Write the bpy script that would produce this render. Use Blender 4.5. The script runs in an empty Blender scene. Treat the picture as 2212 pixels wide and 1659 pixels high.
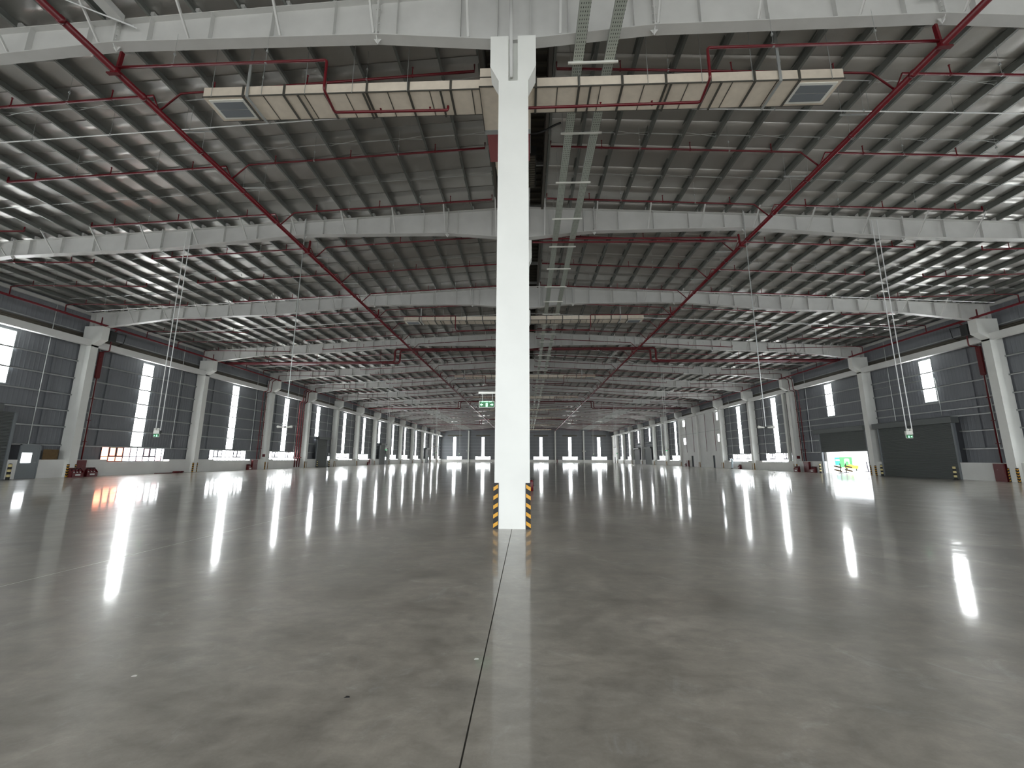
import bpy, bmesh, math, random
from mathutils import Vector, Matrix
random.seed(7)
PI = math.pi
sc = bpy.context.scene
COL = sc.collection

# ---------------------------------------------------------------- camera, sky, exposure
F_PX, PITCH, YAW, ROLL = 888.96, .1795, .0372, .0035
cam = bpy.data.cameras.new('camera'); cam.sensor_width = 36.0; cam.sensor_fit = 'HORIZONTAL'
cam.lens = F_PX*36.0/2212.0; cam.clip_end = 600; cam.clip_start = .05
co = bpy.data.objects.new('camera', cam); COL.objects.link(co); sc.camera = co
fw = Vector((-math.sin(YAW)*math.cos(PITCH), math.cos(YAW)*math.cos(PITCH), math.sin(PITCH)))
rt = Vector((math.cos(YAW), math.sin(YAW), 0)); up = rt.cross(fw)
r2 = math.cos(ROLL)*rt + math.sin(ROLL)*up; u2 = -math.sin(ROLL)*rt + math.cos(ROLL)*up
M = Matrix((r2, u2, -fw)).transposed().to_4x4(); M.translation = Vector((.297, 0, 1.32)); co.matrix_world = M

W = bpy.data.worlds.new('sky'); sc.world = W; W.use_nodes = True
bg = W.node_tree.nodes['Background']; bg.inputs[0].default_value = (.93, .97, 1.0, 1); bg.inputs[1].default_value = 2.1
sc.view_settings.view_transform = 'Standard'; sc.view_settings.look = 'None'
sc.view_settings.exposure = 1.2; sc.view_settings.gamma = 1.0; sc.view_settings.use_curve_mapping = False
sc.cycles.use_denoising = True
sc.cycles.max_bounces = 10; sc.cycles.diffuse_bounces = 5; sc.cycles.glossy_bounces = 5
sc.cycles.sample_clamp_indirect = 6.0
sc.cycles.caustics_reflective = True
PANE = 11.0          # brightness of daylit panes

# ---------------------------------------------------------------- materials
def mat(name, col, rough=.5, metal=0.0, emit=None, es=0.0, var=0.0, vscale=3.0, bump=0.0, bscale=20.0, spec=.5, stretch=None):
    m = bpy.data.materials.new(name); m.use_nodes = True
    nt = m.node_tree; b = nt.nodes['Principled BSDF']
    b.inputs['Base Color'].default_value = (*col, 1); b.inputs['Roughness'].default_value = rough
    b.inputs['Metallic'].default_value = metal; b.inputs['Specular IOR Level'].default_value = spec
    if emit: b.inputs['Emission Color'].default_value = (*emit, 1); b.inputs['Emission Strength'].default_value = es
    if var or bump:
        geo = nt.nodes.new('ShaderNodeNewGeometry'); mp = nt.nodes.new('ShaderNodeMapping')
        nt.links.new(geo.outputs['Position'], mp.inputs['Vector'])
        if stretch: mp.inputs['Scale'].default_value = stretch
    if var:
        n = nt.nodes.new('ShaderNodeTexNoise'); n.inputs['Scale'].default_value = vscale; n.inputs['Detail'].default_value = 5
        nt.links.new(mp.outputs[0], n.inputs['Vector'])
        cr = nt.nodes.new('ShaderNodeMapRange'); cr.inputs[1].default_value = .3; cr.inputs[2].default_value = .7
        cr.inputs[3].default_value = 1-var; cr.inputs[4].default_value = 1+var*.6
        nt.links.new(n.outputs['Fac'], cr.inputs[0])
        mx = nt.nodes.new('ShaderNodeVectorMath'); mx.operation = 'SCALE'; mx.inputs[0].default_value = col
        nt.links.new(cr.outputs[0], mx.inputs['Scale']); nt.links.new(mx.outputs[0], b.inputs['Base Color'])
    if bump:
        n2 = nt.nodes.new('ShaderNodeTexNoise'); n2.inputs['Scale'].default_value = bscale; n2.inputs['Detail'].default_value = 3
        nt.links.new(mp.outputs[0], n2.inputs['Vector'])
        bp = nt.nodes.new('ShaderNodeBump'); bp.inputs['Strength'].default_value = 1; bp.inputs['Distance'].default_value = bump
        nt.links.new(n2.outputs['Fac'], bp.inputs['Height']); nt.links.new(bp.outputs[0], b.inputs['Normal'])
    return m

def floor_mat():
    m = bpy.data.materials.new('polished_concrete'); m.use_nodes = True; nt = m.node_tree; N = nt.nodes; Lk = nt.links
    b = N['Principled BSDF']; geo = N.new('ShaderNodeNewGeometry')
    def noise(scale, det, st=(1, 1, 1), rough=.5, dist=0.0):
        mp = N.new('ShaderNodeMapping'); mp.inputs['Scale'].default_value = st; Lk.new(geo.outputs['Position'], mp.inputs[0])
        n = N.new('ShaderNodeTexNoise'); n.inputs['Scale'].default_value = scale; n.inputs['Detail'].default_value = det
        n.inputs['Roughness'].default_value = rough; n.inputs['Distortion'].default_value = dist
        Lk.new(mp.outputs[0], n.inputs[0]); return n.outputs['Fac']
    a = noise(.9, 6, (1, 1, 1), .6, .6); c = noise(4.5, 8, (1, 1.6, 1), .65, .3); d = noise(60, 4, (1, 1, 1), .7)
    def mr(s, i0, i1, o0, o1):
        r = N.new('ShaderNodeMapRange'); r.inputs[1].default_value = i0; r.inputs[2].default_value = i1
        r.inputs[3].default_value = o0; r.inputs[4].default_value = o1; Lk.new(s, r.inputs[0]); return r.outputs[0]
    def math_(op, x, y):
        q = N.new('ShaderNodeMath'); q.operation = op
        for i, v in enumerate((x, y)):
            if isinstance(v, float): q.inputs[i].default_value = v
            else: Lk.new(v, q.inputs[i])
        return q.outputs[0]
    f = math_('MULTIPLY', mr(a, .32, .68, .74, 1.22), mr(c, .32, .72, .80, 1.25)); f = math_('MULTIPLY', f, mr(d, .3, .7, .95, 1.05))
    # pale scuffs and dull patches of the power floated surface
    s = noise(2.2, 9, (1, 1, 1), .75, 1.2); sc_ = mr(s, .56, .70, 0.0, 1.0)
    mixc = N.new('ShaderNodeMix'); mixc.data_type = 'RGBA'
    mixc.inputs[6].default_value = (.275, .252, .215, 1); mixc.inputs[7].default_value = (.40, .395, .365, 1)
    Lk.new(math_('MULTIPLY', sc_, .55), mixc.inputs[0])
    vm = N.new('ShaderNodeVectorMath'); vm.operation = 'SCALE'; Lk.new(mixc.outputs[2], vm.inputs[0]); Lk.new(f, vm.inputs['Scale'])
    Lk.new(vm.outputs[0], b.inputs['Base Color'])
    r = math_('ADD', mr(c, .3, .7, .045, .10), math_('MULTIPLY', sc_, .10)); 
    b.inputs['IOR'].default_value = 1.5; b.inputs['Coat Weight'].default_value = .62; b.inputs['Specular IOR Level'].default_value = .36; b.inputs['Coat IOR'].default_value = 1.4
    Lk.new(r, b.inputs['Coat Roughness']); Lk.new(math_('ADD', mr(c, .3, .7, .30, .42), 0.0), b.inputs['Roughness'])
    h1 = noise(1.1, 2, (1, 1, 1)); h2 = noise(4.0, 2, (1, 1, 1)); h3 = noise(18, 2)
    h = math_('ADD', math_('MULTIPLY', h1, 1.0), math_('MULTIPLY', h2, .20))
    bp = N.new('ShaderNodeBump'); bp.inputs['Strength'].default_value = 1; bp.inputs['Distance'].default_value = .0017
    Lk.new(h, bp.inputs['Height']); Lk.new(bp.outputs[0], b.inputs['Normal']); Lk.new(bp.outputs[0], b.inputs['Coat Normal'])
    return m

def foil_mat():
    m = bpy.data.materials.new('silver_foil'); m.use_nodes = True; nt = m.node_tree; N = nt.nodes; Lk = nt.links
    b = N['Principled BSDF']; geo = N.new('ShaderNodeNewGeometry')
    b.inputs['Base Color'].default_value = (.56, .55, .525, 1); b.inputs['Metallic'].default_value = .8
    n = N.new('ShaderNodeTexNoise'); n.inputs['Scale'].default_value = 1.6; n.inputs['Detail'].default_value = 4; Lk.new(geo.outputs['Position'], n.inputs[0])
    r = N.new('ShaderNodeMapRange'); r.inputs[1].default_value = .3; r.inputs[2].default_value = .7; r.inputs[3].default_value = .30; r.inputs[4].default_value = .46
    Lk.new(n.outputs['Fac'], r.inputs[0]); Lk.new(r.outputs[0], b.inputs['Roughness'])
    n2 = N.new('ShaderNodeTexNoise'); n2.inputs['Scale'].default_value = 2.6; n2.inputs['Detail'].default_value = 5; n2.inputs['Distortion'].default_value = .8; Lk.new(geo.outputs['Position'], n2.inputs[0])
    bp = N.new('ShaderNodeBump'); bp.inputs['Strength'].default_value = 1; bp.inputs['Distance'].default_value = .009
    Lk.new(n2.outputs['Fac'], bp.inputs['Height']); Lk.new(bp.outputs[0], b.inputs['Normal'])
    return m

def tray_mat():
    m = bpy.data.materials.new('perforated_tray'); m.use_nodes = True; nt = m.node_tree; N = nt.nodes; Lk = nt.links
    b = N['Principled BSDF']; b.inputs['Roughness'].default_value = .45; b.inputs['Metallic'].default_value = .2
    geo = N.new('ShaderNodeNewGeometry'); sp = N.new('ShaderNodeSeparateXYZ'); Lk.new(geo.outputs['Position'], sp.inputs[0])
    def band(src, per, duty):
        d = N.new('ShaderNodeMath'); d.operation = 'DIVIDE'; Lk.new(src, d.inputs[0]); d.inputs[1].default_value = per
        f = N.new('ShaderNodeMath'); f.operation = 'FRACT'; Lk.new(d.outputs[0], f.inputs[0])
        g = N.new('ShaderNodeMath'); g.operation = 'LESS_THAN'; Lk.new(f.outputs[0], g.inputs[0]); g.inputs[1].default_value = duty; return g.outputs[0]
    q = N.new('ShaderNodeMath'); q.operation = 'MULTIPLY'; Lk.new(band(sp.outputs[0], .054, .3), q.inputs[0]); Lk.new(band(sp.outputs[1], .09, .42), q.inputs[1])
    mx = N.new('ShaderNodeMix'); mx.data_type = 'RGBA'; Lk.new(q.outputs[0], mx.inputs[0])
    mx.inputs[6].default_value = (.50, .54, .48, 1); mx.inputs[7].default_value = (.04, .045, .04, 1); Lk.new(mx.outputs[2], b.inputs['Base Color'])
    return m

MT = dict(
    floor=floor_mat(), foil=foil_mat(), tray=tray_mat(),
    joint=mat('joint_filler', (.07, .065, .055), .8),
    white=mat('white_paint', (.83, .84, .80), .45, var=.04, vscale=1.2),
    plaster=mat('white_plaster', (.78, .785, .76), .5, var=.05, vscale=1.0),
    steel=mat('grey_white_steel_paint', (.61, .61, .59), .42, var=.05, vscale=2.0),
    purlin=mat('galvanized_purlin', (.21, .22, .205), .42, .5, var=.12, vscale=1.0),
    galv=mat('galvanized_steel', (.50, .52, .51), .4, .6, var=.08),
    clad=mat('grey_cladding_sheet', (.205, .215, .235), .62, .0, var=.10, vscale=.5, stretch=(1, 1, .25)),
    girt=mat('galvanized_girt', (.42, .44, .44), .42, .5),
    shutter=mat('grey_shutter', (.14, .152, .150), .5, .1),
    dark=mat('dark_metal', (.035, .037, .036), .6, .2),
    ridge=mat('ridge_sheet', (.10, .092, .078), .7),
    louver=mat('dark_louver', (.13, .118, .095), .6, .2),
    red=mat('red_pipe_paint', (.12, .003, .008), .33, var=.08, vscale=2),
    redbox=mat('red_cabinet_paint', (.11, .004, .007), .35),
    pink=mat('dusty_red_duct', (.34, .10, .10), .6),
    duct=mat('cream_duct_board', (.72, .64, .53), .5, var=.07, vscale=5),
    seam=mat('duct_seam_frame', (.12, .115, .10), .45, .6),
    black=mat('black_rubber', (.012, .012, .012), .6),
    yellow=mat('yellow_reflective', (.72, .36, .025), .4),
    paleyellow=mat('pale_yellow_paint', (.72, .62, .30), .5),
    green=mat('exit_green', (.0, .07, .02), .4, emit=(.0, .25, .05), es=.12),
    glyph=mat('exit_glyph', (.4, .9, .6), .4, emit=(.35, 1.0, .55), es=1.1),
    lampw=mat('lamp_white', (.8, .8, .74), .35),
    frame=mat('window_frame', (.06, .055, .075), .45),
    brown=mat('brown_board', (.15, .095, .04), .8, var=.2, vscale=6),
    doorp=mat('grey_door_paint', (.20, .22, .235), .45),
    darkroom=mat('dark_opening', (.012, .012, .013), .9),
    pvc=mat('white_pvc', (.75, .76, .75), .35),
    vent=mat('grille_mesh', (.20, .22, .24), .5, .3),
    ground=mat('outdoor_concrete', (.55, .54, .52), .8, var=.1),
    pane=mat('daylit_polycarbonate', (.7, .72, .72), .3, emit=(.97, 1.0, 1.0), es=PANE),
    glass=mat('daylit_glass', (.6, .62, .62), .15, emit=(.94, .985, 1.0), es=4.5),
    glass_o=mat('daylit_glass_orange_view', (.6, .5, .45), .15, emit=(1.0, .30, .16), es=3.4),
    glass_p=mat('daylit_glass_pink_view', (.6, .55, .55), .15, emit=(1.0, .62, .66), es=2.6),
    bgreen=mat('green_banner', (.16, .75, .22), .5), bteal=mat('teal_banner', (.08, .70, .48), .5),
    byellow=mat('yellow_banner', (.85, .80, .10), .5),
    cloth=mat('pale_blue_cloth', (.66, .78, .84), .8), skin=mat('skin', (.42, .26, .18), .6), hair=mat('hair', (.02, .015, .012), .7),
    shoe=mat('shoe', (.05, .05, .05), .6), labelw=mat('white_label', (.7, .7, .68), .5), debris=mat('pale_debris', (.6, .59, .55), .8),
)

# ---------------------------------------------------------------- mesh helpers
class MB:
    def __init__(s): s.v = []; s.f = []; s.m = []
    def add(s, vs, fs, mi=0):
        o = len(s.v); s.v += [tuple(p) for p in vs]; s.f += [tuple(i+o for i in f) for f in fs]; s.m += [mi]*len(fs); return s
    def box(s, x0, x1, y0, y1, z0, z1, mi=0):
        x0, x1 = sorted((x0, x1)); y0, y1 = sorted((y0, y1)); z0, z1 = sorted((z0, z1))
        return s.add([(x0, y0, z0), (x1, y0, z0), (x1, y1, z0), (x0, y1, z0), (x0, y0, z1), (x1, y0, z1), (x1, y1, z1), (x0, y1, z1)],
                     [(0, 3, 2, 1), (4, 5, 6, 7), (0, 1, 5, 4), (1, 2, 6, 5), (2, 3, 7, 6), (3, 0, 4, 7)], mi)
    def obox(s, c, ax, ay, az, mi=0):
        c = Vector(c); ax = Vector(ax); ay = Vector(ay); az = Vector(az)
        P = [c+i*ax+j*ay+k*az for k in (-1, 1) for i, j in ((-1, -1), (1, -1), (1, 1), (-1, 1))]
        F = [(0, 3, 2, 1), (4, 5, 6, 7), (0, 1, 5, 4), (1, 2, 6, 5), (2, 3, 7, 6), (3, 0, 4, 7)]
        if ax.cross(ay).dot(az) < 0: F = [f[::-1] for f in F]
        return s.add(P, F, mi)
    def prism(s, poly, axis, a, b, mi=0):
        # poly: 2-D outline, extruded along axis ('x': (y,z), 'y': (x,z), 'z': (x,y))
        def P(p, t): return {'x': (t, p[0], p[1]), 'y': (p[0], t, p[1]), 'z': (p[0], p[1], t)}[axis]
        n = len(poly); vs = [P(p, a) for p in poly]+[P(p, b) for p in poly]
        area = sum(poly[i][0]*poly[(i+1) % n][1]-poly[(i+1) % n][0]*poly[i][1] for i in range(n))
        flip = (area > 0) != (b > a)
        if axis == 'y': flip = not flip
        F = [tuple(range(n))[::-1], tuple(range(n, 2*n))]+[(i, (i+1) % n, n+(i+1) % n, n+i) for i in range(n)]
        if flip: F = [f[::-1] for f in F]
        return s.add(vs, F, mi)
    def tube(s, pts, r, n=8, mi=0, caps=True):
        pts = [Vector(p) for p in pts]; rings = []
        rr = r if isinstance(r, (list, tuple)) else [r]*len(pts)
        prev = None
        for i, p in enumerate(pts):
            d = (pts[min(i+1, len(pts)-1)]-pts[max(i-1, 0)]).normalized()
            if prev is None:
                a = Vector((0, 0, 1)) if abs(d.z) < .9 else Vector((1, 0, 0)); u = d.cross(a).normalized()
            else: u = (prev-d*prev.dot(d)).normalized()
            prev = u; w = d.cross(u)
            k = 1.0
            if 0 < i < len(pts)-1:
                c = (pts[i]-pts[i-1]).normalized().dot((pts[i+1]-pts[i]).normalized()); k = 1/max(.5, math.sqrt((1+c)/2))
            rings.append([p+rr[i]*k*(math.cos(2*PI*j/n)*u+math.sin(2*PI*j/n)*w) for j in range(n)])
        vs = [q for R in rings for q in R]; F = []
        for i in range(len(rings)-1):
            for j in range(n): F.append((i*n+j, i*n+(j+1) % n, (i+1)*n+(j+1) % n, (i+1)*n+j))
        if caps: F += [tuple(range(n))[::-1], tuple((len(rings)-1)*n+j for j in range(n))]
        return s.add(vs, F, mi)
    def lathe(s, c, prof, n=12, mi=0):
        pts = [(c[0], c[1], c[2]+z) for r, z in prof]
        o = len(s.v)
        for r, z in prof: s.v += [(c[0]+r*math.cos(2*PI*j/n), c[1]+r*math.sin(2*PI*j/n), c[2]+z) for j in range(n)]
        F = []
        for i in range(len(prof)-1):
            for j in range(n): F.append((o+i*n+j, o+i*n+(j+1) % n, o+(i+1)*n+(j+1) % n, o+(i+1)*n+j))
        F += [tuple(o+j for j in range(n))[::-1], tuple(o+(len(prof)-1)*n+j for j in range(n))]
        s.f += F; s.m += [mi]*len(F); return s
    def mesh(s, name, mats, smooth=False):
        me = bpy.data.meshes.new(name); me.from_pydata(s.v, [], s.f)
        for q in (mats if isinstance(mats, (list, tuple)) else [mats]): me.materials.append(MT[q] if isinstance(q, str) else q)
        me.polygons.foreach_set('material_index', s.m)
        if smooth: me.polygons.foreach_set('use_smooth', [True]*len(me.polygons))
        me.update(); return me
    def obj(s, name, mats, parent=None, loc=None, smooth=False, **kw):
        return link(name, s.mesh(name, mats, smooth), parent, loc, **kw)

def link(name, me, parent=None, loc=None, label=None, cat=None, group=None, kind=None, rot=None):
    o = bpy.data.objects.new(name, me); COL.objects.link(o)
    if parent: o.parent = parent
    if loc: o.location = loc
    if rot: o.rotation_euler = rot
    if label: o['label'] = label
    if cat: o['category'] = cat
    if group: o['group'] = group
    if kind: o['kind'] = kind
    return o
def thing(name, label, cat, loc=(0, 0, 0), group=None, rot=None): return link(name, None, None, loc, label, cat, group, None, rot)
ORD = ['zeroth', 'first', 'second', 'third', 'fourth', 'fifth', 'sixth', 'seventh', 'eighth', 'ninth', 'tenth', 'eleventh', 'twelfth',
       'thirteenth', 'fourteenth', 'fifteenth', 'sixteenth', 'seventeenth', 'eighteenth']
SIDE = {-1: 'left', 1: 'right'}

# ---------------------------------------------------------------- dimensions
FRONT = [8.216, 17.60, 26.78, 37.21, 47.71, 56.42, 65.14, 73.84, 82.52, 91.24, 99.88, 110.38, 121.1, 131.4, 140.7]
AX = [8.60, 17.86]+[y+.25 for y in FRONT[2:]]
YEND = 149.25; YB = -10.0
BND = AX+[YEND]
def ztop(x): return 13.10-.0535*abs(x)          # top of the roof beams
def zroof(x): return ztop(x)+.26
BOT = [(0, 11.50), (3.47, 11.82), (10.35, 11.86), (17.4, 11.25), (24.9, 11.0), (29.3, 10.45), (30.9, 10.45)]
def zbot(x):
    x = abs(x)
    for (a, za), (b, zb) in zip(BOT, BOT[1:]):
        if a <= x <= b: return za+(zb-za)*(x-a)/(b-a)
    return BOT[-1][1]
XW = 31.1   # cladding plane
XP = 30.5   # plinth face

# ---------------------------------------------------------------- floor
fl = MB().box(-31.3, 31.3, YB-.2, YEND+.2, -.25, -.012).obj('floor', 'joint', kind='structure')
xs = [-31.3, -25.6, -20.5, -15.4, -10.3, -5.15, 0, 5.15, 10.3, 15.4, 20.5, 25.6, 31.3]
for a, b in zip(xs, xs[1:]):
    ga = .0045 if a == 0 else .0016; gb = .0045 if b == 0 else .0016
    MB().box(a+ga, b-gb, YB-.2, YEND+.2, -.05, 0).obj('slab', 'floor', fl)

MB().box(-5.155, -5.145, 2.5, 16, -.03, .0006).obj('joint_filler', 'debris', fl)

# ---------------------------------------------------------------- roof: foil strips, purlins, ridge vent
ceil = MB()
for s in (-1, 1):
    ceil.add([(s*1.0, YB-.2, zroof(1)+.12), (s*31.4, YB-.2, zroof(31.4)+.12), (s*31.4, YEND+.2, zroof(31.4)+.12), (s*1.0, YEND+.2, zroof(1)+.12)], [(0, 1, 2, 3)])
ceil = ceil.obj('ceiling', 'dark', kind='structure')
def foil_mesh(s):
    mb = MB(); nx, ny, wd = 150, 3, 1.22; x0, x1 = 1.0, 31.35
    for j in range(ny+1):
        for i in range(nx+1):
            x = x0+(x1-x0)*i/nx; t = j/ny
            sag = .03*math.sin(PI*((x/1.2) % 1.0))*math.sin(PI*min(1, max(0, t)))+.022*(1-t)+.004*math.sin(x*7.3+j*2.1)
            mb.v.append((s*x, t*wd, zroof(x)-sag))
    for j in range(ny):
        for i in range(nx):
            a = j*(nx+1)+i; f = (a, a+1, a+nx+2, a+nx+1); mb.f.append(f[::-1] if s > 0 else f); mb.m.append(0)
    n0 = len(mb.v)
    for i in range(nx+1): v = mb.v[i]; mb.v.append((v[0], v[1], v[2]+.05))
    for i in range(nx): mb.f.append((i, i+1, n0+i+1, n0+i)); mb.m.append(0)
    return mb.mesh('foil_strip', 'foil', True)
for s in (-1, 1):
    me = foil_mesh(s); y = YB
    while y < YEND: link('foil_strip', me, ceil, (0, y, 0)); y += 1.2
def purlin_mesh():
    h, f, t, l = .235, .075, .006, .02; mb = MB(); L0, L1 = YB, YEND
    mb.box(-t/2, t/2, L0, L1, 0, h); mb.box(0, f, L0, L1, 0, t); mb.box(-f, 0, L0, L1, h-t, h)
    mb.box(f-t, f, L0, L1, 0, l); return mb.mesh('purlin', 'purlin')
pm = purlin_mesh()
for k in range(1, 26):
    for s in (-1, 1):
        x = 1.2*k-.08
        link('purlin', pm, ceil, (s*x, 0, ztop(x)+.012), rot=(0, 0, 0) if s > 0 else None)
# thin crossed sag rods between the purlins, three rows in each bay
SAGY = []
for a, b in zip([AX[0]-9.2]+AX, BND):
    SAGY += [a+(b-a)*q for q in (.26, .5, .74)]
def sag_mesh(s):
    mb = MB(); ml = []
    for k in range(1, 25):
        xa, xb = s*(1.2*k-.08), s*(1.2*(k+1)-.08); za, zb = ztop(xa), ztop(xb); q = .05*(-1)**k
        mb.tube([(xa, -q, za+.06), (xb, q*.6, zb+.13)], .008, 4); mb.tube([(xa, q, za+.13), (xb, -q*.6, zb+.05)], .008, 4)
        mb.box(xa-.03, xa+.03, -.05, .05, za+.03, za+.07)
    return mb.mesh('sag_rod', 'galv')
for s in (-1, 1):
    me = sag_mesh(s)
    for y in SAGY:
        if y > 0: link('sag_rod', me, ceil, (0, y, 0))
# ridge ventilator
rv = MB()
for s in (-1, 1):
    rv.box(s*1.0, s*1.03, YB, YEND, 13.05, 14.35)
    for i in range(40): pass
rv.box(-1.1, 1.1, YB, YEND, 14.35, 14.4)
rv = rv.obj('ceiling_ridge', 'ridge', kind='structure')
rb = MB(); y = YB
while y < YEND: rb.box(-1.0, 1.0, y, y+.12, 14.25, 14.35); y += .45
rb.obj('ridge_sheet_rib', 'louver', rv, kind='stuff')
for y in [6.4+2.95*i for i in range(48)]:
    MB().box(-1.0, 1.0, y, y+.08, 13.35, 13.5).obj('ridge_crossbar', 'galv', rv)
for s in (-1, 1):
    MB().box(s*.99, s*1.10, YB, YEND, 13.02, 13.06).obj('ridge_flashing', 'ridge', rv)
tag_pipe = MB().tube([(.42, 5, 13.3), (.42, 140, 13.3)], .045, 8).obj('ridge_drain_pipe', 'pvc', None, label='white pipe running along inside the dark roof ridge', cat='pipe', smooth=True)
mbc = MB(); P = []
for i in range(17):
    t = i/16; P.append((-.6+2.1*t, 12.2+.35*t, 12.75-.5*math.sin(PI*t)**1.3+.1*t))
mbc.tube(P, .035, 6).obj('black_hose', 'black', None, label='black hose sagging across the roof ridge behind the near column', cat='hose', smooth=True)

# ---------------------------------------------------------------- roof beams
def frame_parts():
    P = {}
    X = sorted(set([-x for x, _ in BOT]+[x for x, _ in BOT]))
    web = MB(); up_ = [(x, ztop(x)) for x in X]; dn = [(x, zbot(x)) for x in X]
    for i in range(len(X)-1):
        web.prism([dn[i], dn[i+1], up_[i+1], up_[i]], 'y', -.007, .007)
    P['web'] = web.mesh('web', 'steel')
    for nm, pl, dz in (('top_flange', up_, -.02), ('bottom_flange', dn, -.022)):
        mb = MB()
        for i in range(len(X)-1):
            (a, za), (b, zb) = pl[i], pl[i+1]; mb.prism([(a, za+dz), (b, zb+dz), (b, zb), (a, za)], 'y', -.14, .14)
        P[nm] = mb.mesh(nm, 'steel')
    st = []; x = 1.35
    while x < 30.6:
        if min(abs(x-q) for q in (3.47, 10.35, 17.4, 24.9)) > .25:
            for s in (-1, 1): st.append((s*x, MB().box(-.006, .006, -.13, .13, zbot(x), ztop(x)).mesh('stiffener', 'steel')))
        x += 1.62
    for s in (-1, 1): st.append((s*.42, MB().box(-.006, .006, -.13, .13, zbot(.42), ztop(.42)).mesh('stiffener', 'steel')))
    P['stiffener'] = st
    sp = []
    for x in (3.47, 10.35, 17.4, 24.9):
        for s in (-1, 1):
            mb = MB().box(-.022, .022, -.14, .14, zbot(x)-.02, ztop(x)+.09)
            mb.prism([(0-.10, zbot(x)-.022), (.10, zbot(x)-.022), (0, zbot(x)-.17)], 'y', -.008, .008)
            mb.prism([(-.11, zbot(x)-.022), (.11, zbot(x)-.022), (0, zbot(x)-.17)], 'x', -.008, .008)
            for k in range(5):
                z = zbot(x)+.12+k*(ztop(x)-zbot(x)-.2)/4
                for yy in (-.09, .09): mb.box(-.05, .05, yy-.015, yy+.015, z-.015, z+.015)
            sp.append((s*x, mb.mesh('splice_plate', 'steel')))
    P['splice_plate'] = sp
    fb = []; cl = []
    for k in range(1, 26):
        x = 1.2*k-.08
        for s in (-1, 1):
            cl.append((s*x, MB().box(-.006, .1, -.09, .09, ztop(x), ztop(x)+.21).mesh('purlin_cleat', 'steel')))
            if k % 2 == 1 and k < 25:
                mb = MB()
                for q in (-1, 1):
                    a = Vector((.0, q*.13, zbot(x)+.03)); b = Vector((0, q*.85, ztop(x)+.1))
                    d = (b-a); n = Vector((1, 0, 0)); m = d.normalized().cross(n)
                    mb.obox((a+b)/2, n*.028, m*.004, d/2); mb.obox((a+b)/2+n*.026, n*.004, m*.028, d/2)
                fb.append((s*(x+.02), mb.mesh('fly_brace', 'steel')))
    P['fly_brace'] = fb; P['purlin_cleat'] = cl
    return P
FP = frame_parts()
def joined(lst, name):
    mb = MB()
    for x, me in lst:
        mb.add([(v.co.x+x, v.co.y, v.co.z) for v in me.vertices], [tuple(p.vertices) for p in me.polygons])
    return mb.mesh(name, 'steel')
FJ = {k: joined(FP[k], k) for k in ('stiffener', 'fly_brace', 'purlin_cleat', 'splice_plate')}
for i, y in enumerate(AX):
    lab = ('nearest white tapered steel roof beam across the top of the picture' if i == 0 else
           'white tapered steel roof beam crossing the hall, %s from the camera' % ORD[i+1])
    t = thing('roof_beam', lab, 'beam', (0, y, 0), 'white roof beams crossing the hall')
    for nm in ('web', 'top_flange', 'bottom_flange'): link(nm, FP[nm], t)
    for nm in ('stiffener', 'splice_plate', 'fly_brace', 'purlin_cleat'):
        if i < 6 or (i < 8 and nm in ('stiffener',)):
            for x, me in FP[nm]: link(nm, me, t, (x, 0, 0))
        else: link(nm, FJ[nm], t, kind='stuff')

# ---------------------------------------------------------------- concrete columns
def guard_mesh(sx, sy, h=.855):
    # L shaped rubber guard wrapping a vertical corner at the origin; the column lies towards (+sx, +sy)
    w, t = .085, .014; mb = MB()
    mb.box(-sx*t, sx*w, -sy*t, 0, 0, h, 0); mb.box(-sx*t, 0, 0, sy*w, 0, h, 0)
    per = h/5; e = .003
    for k in range(5):
        z = k*per+.02
        P = [(-sx*t, z), (sx*(w-.012), z+.055), (sx*(w-.012), z+.055+.07), (-sx*t, z+.07)]
        mb.prism(P, 'y', -sy*(t+e), -sy*t*.6, 1)
        Q = [(0-sy*t, z), (sy*(w-.012), z+.055), (sy*(w-.012), z+.125), (-sy*t, z+.07)]
        mb.prism(Q, 'x', -sx*(t+e), -sx*t*.6, 1)
    return mb.mesh('corner_guard', ['black', 'yellow'])
GM = {(a, b): guard_mesh(a, b) for a in (-1, 1) for b in (-1, 1)}
def col_center():
    hw = .345
    out = [(-hw, 0), (hw, 0), (hw, 10.04), (.53, 10.45), (.53, 11.30), (.10, 11.30), (.10, 10.05), (-.12, 10.05), (-.12, 11.30), (-.55, 11.30), (-.55, 10.45), (-hw, 10.04)]
    full = [(-hw, 0), (hw, 0), (hw, 10.04), (.53, 10.45), (.53, 11.30), (-.55, 11.30), (-.55, 10.45), (-hw, 10.04)]
    a = MB()
    # front layer carries the notch that takes the roof drain pipe
    a.prism([(-hw, 0), (hw, 0), (hw, 10.04), (-hw, 10.04)], 'y', 0, .18)
    a.prism([(-hw, 10.04), (-.12, 10.04), (-.12, 11.30), (-.55, 11.30), (-.55, 10.45)], 'y', 0, .18)
    a.prism([(.10, 10.04), (hw, 10.04), (.53, 10.45), (.53, 11.30), (.10, 11.30)], 'y', 0, .18)
    a.prism(full, 'y', .18, .46)
    a.box(-hw-.004, hw+.004, -.006, .466, 0, .095)
    return a.mesh('shaft', 'white')
CC = col_center()
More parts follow.
